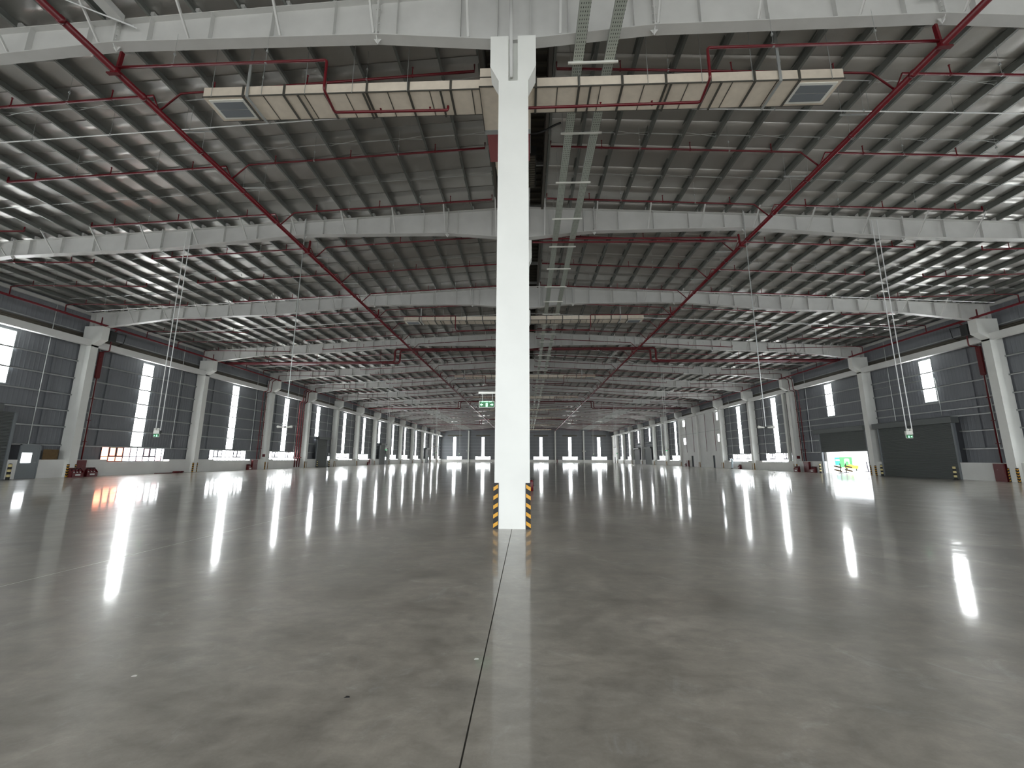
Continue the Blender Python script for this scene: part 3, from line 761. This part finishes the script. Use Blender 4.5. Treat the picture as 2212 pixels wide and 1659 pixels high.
# ---------------------------------------------------------------- sprinkler branch lines
def zbr(x): return 12.05-.053*abs(x)
rows = [9.73+2.9*k for k in range(48)]
HEAD = MB().tube([(0, 0, 0), (0, 0, .26)], .016, 6).tube([(0, 0, -.03), (0, 0, .03)], .034, 8).lathe((0, 0, .26), [(.012, 0), (.03, .02), (.008, .05)], 8).mesh('sprinkler_head', 'red')
ROD = MB().tube([(0, 0, 0), (0, 0, .95)], .005, 4).box(-.025, .025, -.025, .025, -.03, .04).box(-.02, .02, -.02, .02, .30, .36).mesh('hanger_rod', 'galv')
def bayof(y):
    n = 0
    for i, a in enumerate(AX):
        if y >= a: n = i+1
    return n
cnt = {}
for ri, y in enumerate(rows):
    if y > YEND-2: break
    b = bayof(y)
    q = cnt[b] = cnt.get(b, 0)+1
    for s in (-1, 1):
        segs = [('inner', 1.15, 9.55), ('middle', 10.15, 18.4), ('outer', 21.4, 29.5)]
        for nm, x0, x1 in segs:
            where = {'inner': 'between centre and main', 'middle': 'outside the main', 'outer': 'next to the wall'}[nm]
            lab = 'thin red sprinkler pipe %s, %s side, row %s beyond %s beam' % (where, SIDE[s], ['', 'one', 'two', 'three', 'four'][min(q, 4)], ORD[b])
            t = thing('sprinkler_branch', lab, 'pipe', (0, y, 0), 'thin red sprinkler branches under the roof')
            if nm == 'inner': P = [(s*x0, 0, zbr(x0)+.22), (s*x0, 0, zbr(x0)), (s*x1, 0, zbr(x1)), (s*10.12, 0, 10.98)]
            elif nm == 'middle': P = [(s*10.12, 0, 11.0), (s*10.35, 0, zbr(10.35)), (s*x1, 0, zbr(x1)), (s*x1, 0, zbr(x1)+.2)]
            else: P = [(s*x0, 0, zbr(x0)+.2), (s*x0, 0, zbr(x0)), (s*29.35, 0, zbr(29.3)+.55), (s*29.5, 0, 10.5)] if False else [(s*x0, 0, zbr(x0)+.2), (s*x0, 0, zbr(x0)), (s*28.9, 0, zbr(28.9)+.55), (s*29.5, 0, zbr(29)+.5), (s*29.5, 0, 10.5)]
            MB().tube(P, .027, 6).obj('branch_pipe', 'red', t, smooth=True)
            xs_ = {'inner': (2.9, 5.9, 8.6), 'middle': (11.6, 14.6, 17.4), 'outer': (22.6, 25.6, 28.2)}[nm]
            zz = (lambda X: zbr(X)) if nm != 'outer' else (lambda X: zbr(x0)+(zbr(28.9)+.55-zbr(x0))*(X-x0)/(28.9-x0))
            for X in xs_:
                if y < 60: link('sprinkler_head', HEAD, t, (s*X, 0, zz(X)))
            for X in (xs_[0]+1.3, xs_[1]+1.3):
                if y < 60: link('hanger_rod', ROD, t, (s*X, 0, zz(X)))

# lines that drop under the ducts
ducts = [9.38]+[AX[i]+1.0 for i in (2, 4, 6, 8, 10, 12, 14)]
for di, y in enumerate(ducts):
    lab = 'nearest' if di == 0 else ORD[di+1]
    for s in (-1, 1):
        xe = 1.73 if s < 0 else .3
        t = thing('drop_line', 'red sprinkler pipe stepping down under the %s cream duct on the %s' % (lab, SIDE[s]), 'pipe', (0, y, 0), 'red pipes stepping under the ducts')
        P = [(s*10.12, -.93, 11.03), (s*4.65, -.93, 11.05), (s*4.65, -.93, 10.2), (s*4.70, -.25, 10.2), (s*xe, -.22, 10.2), (s*xe, -.22, 10.32)]
        MB().tube(bend(P, .07, 3), .034, 8).obj('drop_pipe', 'red', t, smooth=True)
        for X in (3.5, 2.2) if di < 3 else ():
            link('sprinkler_head', HEAD, t, (s*X, -.22, 10.2)).scale = (1, 1, .35)
        for X in (8.6, 6.2) if di < 3 else ():
            link('hanger_rod', ROD, t, (s*X, -.93, 11.04)).scale = (1, 1, 1.0)
# heavy looped pairs
for li, (y, nm) in enumerate(((38.5, 'nearest'), (AX[7]+1.7, 'second'), (AX[11]+1.0, 'farthest'))):
    for j in (0, 1):
        yy = y+.42*j; dx = .38*j
        P = [(-29.5, yy, 10.5), (-12.55+dx, yy, 10.5), (-12.55+dx, yy, 11.78), (12.55-dx, yy, 11.78), (12.55-dx, yy, 10.55), (29.5, yy, 10.5)]
        t = thing('looped_pipe', 'heavy red cross pipe rising over the middle, %s pair, %s pipe' % (nm, 'front' if j == 0 else 'rear'), 'pipe', (0, 0, 0), 'heavy red pipes crossing the hall')
        MB().tube(bend(P, .3, 5), .088 if li == 0 else .075, 10).obj('cross_pipe', 'red', t, smooth=True)
        for x in (-25, -20.2, -13.9, -7, 0, 7, 13.9, 20.2, 25):
            z = 11.78 if abs(x) < 12 else 10.5
            if j == 0: MB().box(x-.03, x+.03, yy-.03, yy+.5, z-.13, z-.09).tube([(x, yy-.12, z-.1), (x, yy-.12, zroof(x)-.1)], .02, 6).obj('pipe_support', 'red', t)
for j, z in enumerate((11.62, 11.44)):
    MB().tube([(.57, 18.1, z+.02), (10.12, 18.1, z-.09 if j == 0 else z-.09)], .045, 8).obj('cross_pipe', 'red', None, label='red cross pipe right of the column behind the second beam, %s of the pair' % ('upper' if j == 0 else 'lower'), cat='pipe', smooth=True)

# ---------------------------------------------------------------- cream ducts
def duct(di, y, x0=-8.58, x1=8.55, z0=11.03, z1=11.34, w=.80):
    lab = 'nearest' if di == 0 else ORD[di+1]
    t = thing('air_duct', 'long cream air duct hanging across the middle of the roof, %s from the camera' % lab, 'duct', (0, y, 0), 'cream ducts across the roof')
    n = 15; xs = [x0+(x1-x0)*i/n for i in range(n+1)]
    for a, b in zip(xs, xs[1:]): MB().box(a+.02, b-.02, 0, w, z0, z1).obj('duct_section', 'duct', t)
    for i, x in enumerate(xs[1:-1]): MB().box(x-.03, x+.03, -.02, w+.02, z0-.02, z1+.02).obj('duct_flange', 'seam', t)
    MB().box(x0, x1, -.012, .0, z0-.012, z0+.03).box(x0, x1, w, w+.012, z0-.012, z0+.03).obj('duct_angle', 'seam', t)
    sm = MB()
    for a, b in zip(xs[1:-1], xs[2:-1]): m = (a+b)/2; sm.box(m-.012, m+.012, .0, w, z0-.008, z0+.001)
    sm.obj('duct_joint', 'seam', t)
    for s, xc in ((-1, x0+.62), (1, x1-.62)):
        MB().box(xc-.50, xc+.50, .08, w-.08, z0-.02, z0).obj('grille_frame', 'lampw', t)
        MB().box(xc-.42, xc+.42, .15, w/2-.01, z0-.03, z0-.018).box(xc-.42, xc+.42, w/2+.01, w-.15, z0-.03, z0-.018).obj('grille', 'vent', t)
    for x in (-8.3, -6.9, -5.7, -4.4, -2.9, 1.7, 3.5, 4.9, 6.2, 6.9, 8.2):
        if di < 4 or x in (-8.3, 8.2): MB().tube([(x, -.04, z0-.02), (x, -.04, zroof(x)-.2)], .008, 5).obj('hanger_rod', 'galv', t)
    for x in (-7.3, 6.9): MB().box(x-.035, x+.035, -.05, -.02, z0-.02, zroof(x)-.2).box(x-.035, x+.035, -.05, w+.05, z0-.05, z0-.02).obj('hanger_strap', 'galv', t)
    for x in (-5.9, -4.1, -2.0, 2.0, 4.1, 5.4): MB().box(x-.025, x+.025, -.03, w+.03, z0-.045, z0-.015).obj('support_channel', 'seam', t)
    return t
for di, y in enumerate(ducts): duct(di, y)
for di, y in enumerate(ducts[:4]):
    tk = thing('trunk_duct', 'cream trunk duct joining the %s cross duct to a red fan box' % ('nearest' if di == 0 else ORD[di+1]), 'duct', (0, y, 0), 'trunk ducts in the ridge')
    MB().box(-.93, .42, -.12, 1.35, 10.98, 11.26).box(-.93, .42, -.12, 1.35, 11.285, 11.56).obj('duct_section', 'duct', tk)
    MB().box(-.95, .44, -.13, -.115, 10.96, 11.0).box(-.95, .44, -.13, -.115, 11.26, 11.285).box(-.95, -.93, -.13, 1.36, 10.96, 11.0).obj('duct_angle', 'seam', tk)
    MB().box(-.94, .43, 1.33, 1.5, 10.97, 11.57).obj('duct_collar', 'galv', tk)
    MB().add([(-.92, 1.5, 11.0), (.40, 1.5, 11.0), (.40, 2.0, 11.55), (-.95, 2.0, 11.55), (-.92, 1.5, 11.56), (.40, 1.5, 11.56), (.40, 2.0, 12.3), (-.95, 2.0, 12.3)],
             [(0, 3, 2, 1), (4, 5, 6, 7), (0, 1, 5, 4), (1, 2, 6, 5), (2, 3, 7, 6), (3, 0, 4, 7)]).obj('fan_transition', 'pink', tk)
    MB().box(-.95, .42, 2.0, 3.35, 11.52, 12.35).obj('fan_box', 'pink', tk)
    fx = MB()
    for k in range(7): fx.box(-.85, -.2, 3.5+k*.55, 3.95+k*.55, 12.0+.13*k, 12.5+.13*k)
    fx.obj('flexible_duct', 'duct', tk)
    fn = thing('roof_fan', 'dark louvred exhaust fan box inside the ridge behind the %s column' % ('first' if di == 0 else ORD[di+1]+' group'), 'fan', (.25, y+6.1, 12.9), 'dark fans in the ridge')
    MB().box(-.55, .45, -1.0, 1.0, .3, .7).obj('fan_housing', 'dark', fn)
    lm = MB()
    for k in range(14): lm.box(-.5, .4, -.95+k*.14, -.88+k*.14, .25, .31)
    lm.obj('louver_blade', 'louver', fn, kind='stuff')

# ---------------------------------------------------------------- cable trays
for j, (x, nm) in enumerate(((1.66, 'left'), (2.47, 'right'))):
    t = thing('cable_tray', 'long perforated pale green cable tray, %s one of the two' % nm, 'tray', (x, 0, 11.58), 'perforated cable trays')
    MB().box(-.135, .135, YB, YEND-1, 0, .006).obj('tray_bed', 'tray', t)
    for q in (-.135, .132): MB().box(q, q+.003, YB, YEND-1, 0, .06).obj('side_rail', 'galv', t)
y = 4.4; hi = 0
while y < 140:
    hi += 1
    t = thing('tray_hanger', ('crossbar on two rods under the paired cable trays, %s one counted from the nearest' % ORD[hi]) if hi < 15 else 'distant crossbar on two rods under the paired cable trays', 'hanger', (2.08, y, 11.55), 'crossbars under the cable trays')
    MB().box(-.68, .62, -.02, .02, -.025, .028).obj('crossbar', 'lampw', t)
    for q in (-.62, .56): MB().tube([(q, 0, 0), (q, 0, 1.35)], .006, 5).obj('rod', 'galv', t)
    y += 2.39

# ---------------------------------------------------------------- lighting conduits crossing the roof
for i, y in enumerate([11.05, 24.6, 29.6, 41.5, 52, 60.5, 69.5, 78, 87, 96]):
    t = thing('cross_conduit', 'thin pale conduit crossing the whole roof, %s from the camera' % ORD[i+1], 'conduit', (0, y, 0), 'pale conduits crossing the roof')
    z = lambda x: 12.12-.05*abs(x)
    MB().tube([(-28.5, 0, z(28.5)), (-1.2, 0, z(1.2)), (1.2, 0, z(1.2)), (28.5, 0, z(28.5))], .022 if i else .018, 6).obj('conduit_tube', 'pvc', t, smooth=True)
    if True:
        for x in ([q*2.6 for q in range(-10, 11) if q] if i < 5 else (-26, -13, 13, 26)): MB().tube([(x, 0, z(x)), (x, 0, z(x)+.85)], .005, 4).box(x-.02, x+.02, -.02, .02, z(x)-.02, z(x)+.05).obj('hanger_rod', 'galv', t)
# bracing rods in the braced bays (crossed rods under the roof plane)
for s in (-1, 1):
    for (x0, x1, lab) in ((3.5, 14, 'inner'), (17.5, 28.5, 'outer')):
        t = thing('brace_rod', 'thin crossed roof bracing rods behind the fourth beam, %s %s' % (lab, SIDE[s]), 'rod', (0, 0, 0), 'crossed bracing rods')
        MB().tube([(s*x0, AX[3]+.2, ztop(x0)-.3), (s*x1, AX[4]-.2, ztop(x1)-.3)], .014, 5).obj('rod', 'galv', t)
        MB().tube([(s*x1, AX[3]+.2, ztop(x1)-.3), (s*x0, AX[4]-.2, ztop(x0)-.3)], .014, 5).obj('rod', 'galv', t)
for s in (-1, 1):
    t = thing('brace_rod', 'thin rod brace reaching the nearest roof beam beside the %s red main' % SIDE[s], 'rod', (0, 0, 0), 'rod braces before the nearest beam')
    MB().tube([(s*13.2, 6.2, 12.15), (s*9.9, AX[0]-.1, 12.35)], .014, 5).tube([(s*13.05, 6.2, 12.12), (s*9.8, AX[0]-.1, 12.28)], .014, 5).obj('rod', 'pvc', t)
    MB().box(s*10.2-.14, s*10.2+.14, YB, AX[0]-.2, ztop(10.2)-.18, ztop(10.2)).obj('roof_strut', 'steel', None, label='wide white strut running back to the nearest roof beam on the %s' % SIDE[s], cat='strut')
for s in (-1, 1): MB().box(s*9.7-.12, s*9.7+.12, AX[3]+.15, AX[4]-.15, ztop(9.7)-.2, ztop(9.7)).obj('roof_strut', 'steel', None, label='white strut between the fourth and fifth beams on the %s' % SIDE[s], cat='strut')

# ---------------------------------------------------------------- hanging exit signs and emergency lamps
def sign_face(t, w, h, y, z, arrows, x=0.0):
    MB().box(x-w/2, x+w/2, y-.012, y+.012, z-h/2, z+h/2).obj('sign_panel', 'lampw', t)
    MB().box(x-w/2+.01, x+w/2-.01, y-.016, y-.012, z-h/2+.01, z+h/2-.01).obj('sign_face', 'green', t)
    g = MB(); yy0, yy1 = y-.019, y-.016
    def arrow(cx, d):
        a = h*.22; cz = z-h*.08
        g.prism([(cx+d*a, cz), (cx, cz+a), (cx-d*a*.1, cz+a*.8), (cx+d*a*.35, cz+a*.28), (cx-d*a, cz+a*.28), (cx-d*a, cz-a*.28), (cx+d*a*.35, cz-a*.28), (cx-d*a*.1, cz-a*.8), (cx, cz-a)], 'y', yy0, yy1)
    for ax_, d in arrows: arrow(x+ax_*w, d)
    c = x+(.0 if len(arrows) == 2 else -.12*w*arrows[0][1]); q = h*.27; cz = z-h*.1
    g.box(c-q*.55, c+q*.55, yy0, yy1, cz-q, cz+q); g.obj('arrow', 'glyph', t)
    r = MB()   # running figure
    r.box(c-q*.08, c+q*.14, yy0-.002, yy0, cz+q*.5, cz+q*.78); r.obox((c, yy0-.001, cz+q*.2), (q*.12, 0, q*.03), (0, .001, 0), (-q*.08, 0, q*.3))
    r.obox((c+q*.2, yy0-.001, cz-q*.35), (q*.08, 0, 0), (0, .001, 0), (q*.15, 0, -q*.3)); r.obox((c-q*.2, yy0-.001, cz-q*.3), (q*.08, 0, 0), (0, .001, 0), (-q*.18, 0, -q*.25)); r.obj('running_figure', 'green', t)
    return yy0
def text(body, size, x, y, z, parent, m='glyph'):
    cu = bpy.data.curves.new('lettering', 'FONT'); cu.body = body; cu.size = size; cu.align_x = 'CENTER'; cu.align_y = 'CENTER'; cu.extrude = .0008
    cu.materials.append(MT[m]); tmp = bpy.data.objects.new('lettering_curve', cu); me = bpy.data.meshes.new_from_object(tmp); bpy.data.objects.remove(tmp)
    o = bpy.data.objects.new('lettering', me); COL.objects.link(o); o.parent = parent; o.location = (x, y, z); o.rotation_euler = (PI/2, 0, 0); return o
t = thing('exit_sign', 'lit green exit sign with two arrows hanging left of the central column', 'sign', (-.545, 8.5, 2.435))
yf = sign_face(t, .325, .135, 0, 0, [(-.33, -1), (.33, 1)])
text('L\u1ed0I THO\u00c1T  EXIT', .028, 0, -.0175, .047, t)
for q in (-.09, .12): MB().tube([(q, 0, .067), (q, 0, .22)], .003, 5).obj('chain', 'galv', t)
t = thing('batten_lamp', 'short white batten lamp above the two-arrow exit sign', 'lamp', (-.545, 8.5, 2.675))
MB().box(-.175, .19, -.03, .03, -.006, .022).obj('housing', 'lampw', t); MB().box(-.175, .19, -.022, .022, -.02, -.006).obj('diffuser', 'lampw', t)
MB().tube([(.19, 0, 0), (.215, .06, -.10)], .008, 6).obj('arm', 'galv', t)
def hang_sign(s, y, x, lab, grp):
    t = thing('hanging_exit_sign', lab, 'sign', (x, y, 2.21), grp)
    sign_face(t, .27, .15, 0, .07, [(.28*s, s)])
    MB().box(-.13, .13, -.04, .04, .15, .29).obj('battery_box', 'lampw', t)
    for q in (-.06, .08): MB().lathe((q, -.03, .29), [(.02, 0), (.045, .015), (.055, .05), (.045, .085), (.015, .10)], 10).obj('lamp_head', 'lampw', t, smooth=True)
    for q in (-.03, .19): MB().tube([(q-.04, 0, .28), (q-.04, 0, 9.85)], .017, 6).obj('rod', 'pvc', t)
    MB().box(.12, .19, -.02, .02, .14, .28).obj('socket', 'dark', t)
hn = {1: 'nearest', 3: 'second', 5: 'third', 7: 'fourth', 9: 'fifth'}
for i in (1, 4, 7, 10):
    for s in (-1, 1):
        hang_sign(s, AX[i]-.18, s*16.05, 'green exit sign with twin lamps on two long rods, %s half, %s one' % (SIDE[s], {1: 'nearest', 4: 'second', 7: 'third', 10: 'farthest'}[i]), 'hanging exit signs')
def spots(s, y, x, lab):
    t = thing('twin_spot_lamp', lab, 'lamp', (x, y, 2.66), 'twin emergency spot lamps')
    MB().tube([(-.12*s*0, 0, 0), (0, 0, 10.0)], .018, 6).obj('rod', 'galv', t)
    for q in (-1, 1):
        a = MB(); a.tube([(q*.05, 0, -.02), (q*.10, -.01, -.02), (q*.17, -.02, -.015), (q*.30, -.03, -.0), (q*.33, -.03, 0)], [.02, .03, .035, .062, .055], 12); a.obj('spot_head', 'lampw', t, smooth=True)
    MB().box(-.05, .05, -.03, .03, -.05, .02).obj('bracket', 'dark', t)
for i in (1, 4, 7):
    for s in (-1, 1): spots(s, AX[i]-.2, s*10.28, 'white twin spot lamp on one long rod, %s half, %s' % (SIDE[s], {1: 'nearest', 4: 'second', 7: 'farthest'}[i]))

# ---------------------------------------------------------------- fire equipment along the walls
def cabinet(x, y, s, lab, w=.42):
    t = thing('fire_cabinet', lab, 'cabinet', (x, y, 0), 'red fire hose cabinets')
    MB().box(-.1, .1, -w, w, 0, 1.12).obj('body', 'redbox', t)
    MB().box(-s*.115, -s*.1, -w+.04, w-.04, .42, 1.08).obj('door', 'redbox', t)
    MB().lathe((0, 0, 0), [(.02, 0), (.02, .01)], 8).obj('door_handle', 'labelw', t, loc=(-s*.12, .1, .72))
    MB().box(-s*.118, -s*.114, -w+.1, w-.1, .2, .3).obj('label_plate', 'redbox', t)
    return t
EXB = [MB().lathe((0, 0, 0), [(.06, 0), (.075, .02), (.075, .38), (.05, .44), (.025, .46)], 12).mesh('cylinder', 'red', True),
       MB().box(-.02, .02, -.02, .02, .46, .52).box(-.09, .02, -.015, .015, .50, .53).mesh('valve', 'dark'),
       MB().tube([(.0, .02, .5), (.09, .05, .47), (.10, .05, .2)], .012, 6).mesh('hose', 'black'),
       MB().box(-.078, -.070, -.035, .035, .14, .30).mesh('label_plate', 'labelw')]
def extinguisher(x, y, z, lab, s=1, grp='red extinguishers'):
    t = thing('fire_extinguisher', lab, 'extinguisher', (x, y, z), grp, rot=(0, 0, 0 if s > 0 else PI))
    for nm, me in zip(('cylinder', 'valve', 'hose', 'label_plate'), EXB): link(nm, me, t)
    return t
def rack(x, y, s, n, lab):
    t = thing('extinguisher_rack', lab, 'rack', (x, y, 0), 'red extinguisher racks'); w = .2*n/2+.06
    MB().box(-.14, .14, -w, w, .0, .06).obj('base', 'redbox', t)
    MB().box(-s*.14, -s*.125, -w, w, .06, .30).obj('front_panel', 'redbox', t)
    MB().box(s*.125, s*.14, -w, w, .06, .62).obj('back_panel', 'redbox', t)
    for q in (-1, 1): MB().prism([(-s*.14, .06), (s*.14, .06), (s*.14, .60), (-s*.14, .34)], 'y', q*w, q*(w-.012)).obj('side_panel', 'redbox', t)
    MB().box(-s*.148, -s*.14, -.16, .16, .1, .2).obj('label_plate', 'labelw', t)
    for k in range(n):
        place = ['first', 'middle', 'last'][k] if n == 3 else ['first', 'last'][k]
        extinguisher(x, y-(n-1)*.1+.2*k, .06, 'extinguisher, %s in the %s' % (place, lab), s)
cabinet(-30.32, 27.6, -1, 'red fire cabinet just behind the nearest left wall column', .33)
rack(-29.85, 27.05, -1, 3, 'red rack against the nearest left column')
rack(-30.2, 28.3, -1, 3, 'red rack under the left wall just past its fire cabinet')
cabinet(-30.35, 46.0, -1, 'red fire cabinet before the third left column')
rack(-30.3, 45.1, -1, 2, 'red rack beside the third left column cabinet')
cabinet(-30.35, 80.6, -1, 'small red fire cabinet far down the left wall')
rack(-30.3, 79.6, -1, 2, 'red rack far down the left wall')
cabinet(30.3, 27.75, 1, 'red fire cabinet behind the nearest right wall column', .33)
cabinet(30.32, 46.15, 1, 'red fire cabinet before the third right column')
rack(30.25, 45.2, 1, 3, 'red rack between raised shutter and right cabinet')
rack(29.85, 47.2, 1, 3, 'red rack against the third right column')
cabinet(30.3, 79.5, 1, 'small red fire cabinet on the far white wall at right')
rack(30.25, 80.4, 1, 2, 'red rack by the far white wall at right')
rack(30.25, 60.4, 1, 2, 'red rack under the right wall window near the pale figure')
cabinet(10.9, YEND-.35, 1, 'tiny red cabinet at the far wall post', .3)
extinguisher(.47, 17.0+.55, 0, 'red extinguisher on the floor at the right of the central column', 1, 'red extinguishers')
for s in (-1, 1):
    for i, y in ((4, FRONT[4]),):
        MB().box(s*30.48-.17, s*30.48+.17, y-.02, y-.002, 1.42, 1.75).obj('call_point_sign', 'redbox', None, label='small red square notice on the third column of the %s wall' % SIDE[s], cat='sign')
# hose coil on the floor by the second left bay
hc = MB()
for k in range(3):
    hc.tube([(-30.0+.03*k+.22*math.cos(a*PI/8), 35.4+.5*math.sin(a*PI/8), .04+.05*k) for a in range(17)], .03, 6)
hc.tube([(-30.0, 34.9, .04), (-30.1, 34.2, .035), (-30.25, 33.4, .035)], .03, 6)
hc.obj('coiled_hose', 'redbox', None, label='dark red hose lying coiled at the foot of the left wall', cat='hose', smooth=True)
# vertical riser pipes
def riser(x, y, z0, z1, r, lab, grp=None, top=None):
    P = [(x, y, z0), (x, y, z1)]
    if top: P += top
    t = thing('riser_pipe', lab, 'pipe', (0, 0, 0), grp or 'red riser pipes on the walls')
    MB().tube(bend(P, .12, 3) if top else P, r, 8).obj('riser', 'redbox', t, smooth=True)
    for k in range(5): MB().box(x-.09, x+.09, y-.07, y+.07, z0+1.2+k*1.5, z0+1.25+k*1.5).obj('pipe_bracket', 'redbox', t)
for s in (-1, 1):
    riser(s*30.44, 27.75, 1.15, 8.8, .04, 'dark red riser pipe behind the nearest %s wall column' % SIDE[s], None, [(s*29.85, 27.75, 8.85), (s*29.85, 27.75, 10.2), (s*29.5, 27.75, 10.45)])
    MB().box(s*30.44-.06, s*30.44+.06, 27.62, 27.9, 6.9, 8.8).obj('pipe_sleeve', 'redbox', None, label='dark red pipe box high behind the nearest %s column' % SIDE[s], cat='box')
    for q, dy in enumerate((-.75, -1.35)):
        riser(s*30.42, FRONT[4]+dy, 1.15, 8.9, .042, 'dark red riser before the third %s column, %s one' % (SIDE[s], 'right' if q == 0 else 'left'), None, [(s*29.95, FRONT[4]+dy, 9.0), (s*29.9, FRONT[4]+dy, 10.2), (s*29.5, FRONT[4]+dy, 10.45)])
    tb2 = thing('pipe_box', 'dark box and cable tucked under the eaves behind the nearest %s column cap' % SIDE[s], 'box', (s*29.9, 27.65, 9.55))
    MB().box(-.25, .25, -.2, .25, 0, .75).obj('housing', 'dark', tb2)
    MB().tube([(-s*.1, .3, .7), (-s*.25, .9, .75), (s*.15, 1.2, .2), (s*.4, 1.0, -.05)], .02, 6).obj('cable', 'black', tb2, smooth=True)
for q in range(3):
    riser(-30.4, 54.2+.55*q, .12, 8.7, .07, 'thick dark red riser before the fourth left column, %s of three' % ['nearest', 'middle', 'farthest'][q], None, [(-30.0, 54.2+.55*q, 8.95), (-30.0, 54.2+.55*q, 10.2), (-29.55, 54.2+.55*q, 10.45)])
    MB().lathe((-30.3, 54.2+.55*q, 1.35), [(.02, -.08), (.13, -.06), (.13, .06), (.02, .08)], 10).obj('valve_wheel', 'redbox', None, label='red valve wheel on the %s of three thick left risers' % ['nearest', 'middle', 'farthest'][q], cat='valve')

# bollards
for x, y, lab in ((-30.0, 23.5, 'yellow and black bollard beside the left edge roller shutter'), (30.15, 43.95, 'yellow and black bollard left of the raised shutter'),
                  (29.95, 36.3, 'yellow and black bollard between the column and closed shutter'), (29.6, 29.95, 'yellow and black bollard at the near end of the closed right shutter'),
                  (-30.1, 59.6, 'yellow and black bollard by the narrow shutter far left'), (-30.1, 63.2, 'second yellow and black bollard past the narrow left shutter')):
    t = thing('bollard', lab, 'bollard', (x, y, 0), 'striped bollards')
    MB().lathe((0, 0, 0), [(.16, 0), (.16, .02)], 14).obj('base', 'black', t)
    mb = MB()
    for k in range(6): mb.lathe((0, 0, .02+.145*k), [(.085, 0), (.085, .145)], 14, k % 2)
    mb.lathe((0, 0, .89), [(.085, 0), (.08, .02), (.05, .045), (.01, .055)], 14, 0)
    mb.obj('post', ['black', 'paleyellow'], t)

# slim white secondary posts beside the right wall windows
for y, lab in ((49.6, 'slim white post beside the window past the third right column'), (94.6, 'slim white post far down the right wall')):
    t = thing('wall_post', lab, 'post', (30.75, y, 0), 'slim posts on the right wall')
    MB().box(-.15, .15, -.16, .16, 0, 8.98).obj('post_section', 'white', t)
    link('corner_guard', GM[(1, 1)], t, (-.15, -.16, 0))
# conduit loop on the right wall above the closed shutter
cl_ = thing('conduit_loop', 'pale conduit running over the closed right shutter bay and turning down the wall', 'conduit')
MB().tube(bend([(30.85, 37.0, 7.4), (30.85, 31.4, 7.4), (30.85, 31.4, 5.0), (30.85, 29.9, 2.2)][:3]+[(30.85, 31.4, 4.5)], .1, 3), .022, 6).obj('conduit_tube', 'galv', cl_, smooth=True)

# small things on the floor
for i, (x, y, lab) in enumerate(((-2.12, 2.72, 'tiny pale scrap of paper on the floor at lower left'), (-.05, 3.03, 'pale plaster chip beside the floor joint'), (-.72, 2.55, 'small dark scrap on the floor left of the joint'))):
    MB().prism([(-.012, -.008), (.018, -.004), (.014, .007), (-.004, .010)], 'z', 0, .002).obj('floor_scrap', 'debris' if i < 2 else 'black', None, (x, y, 0), label=lab, cat='scrap')
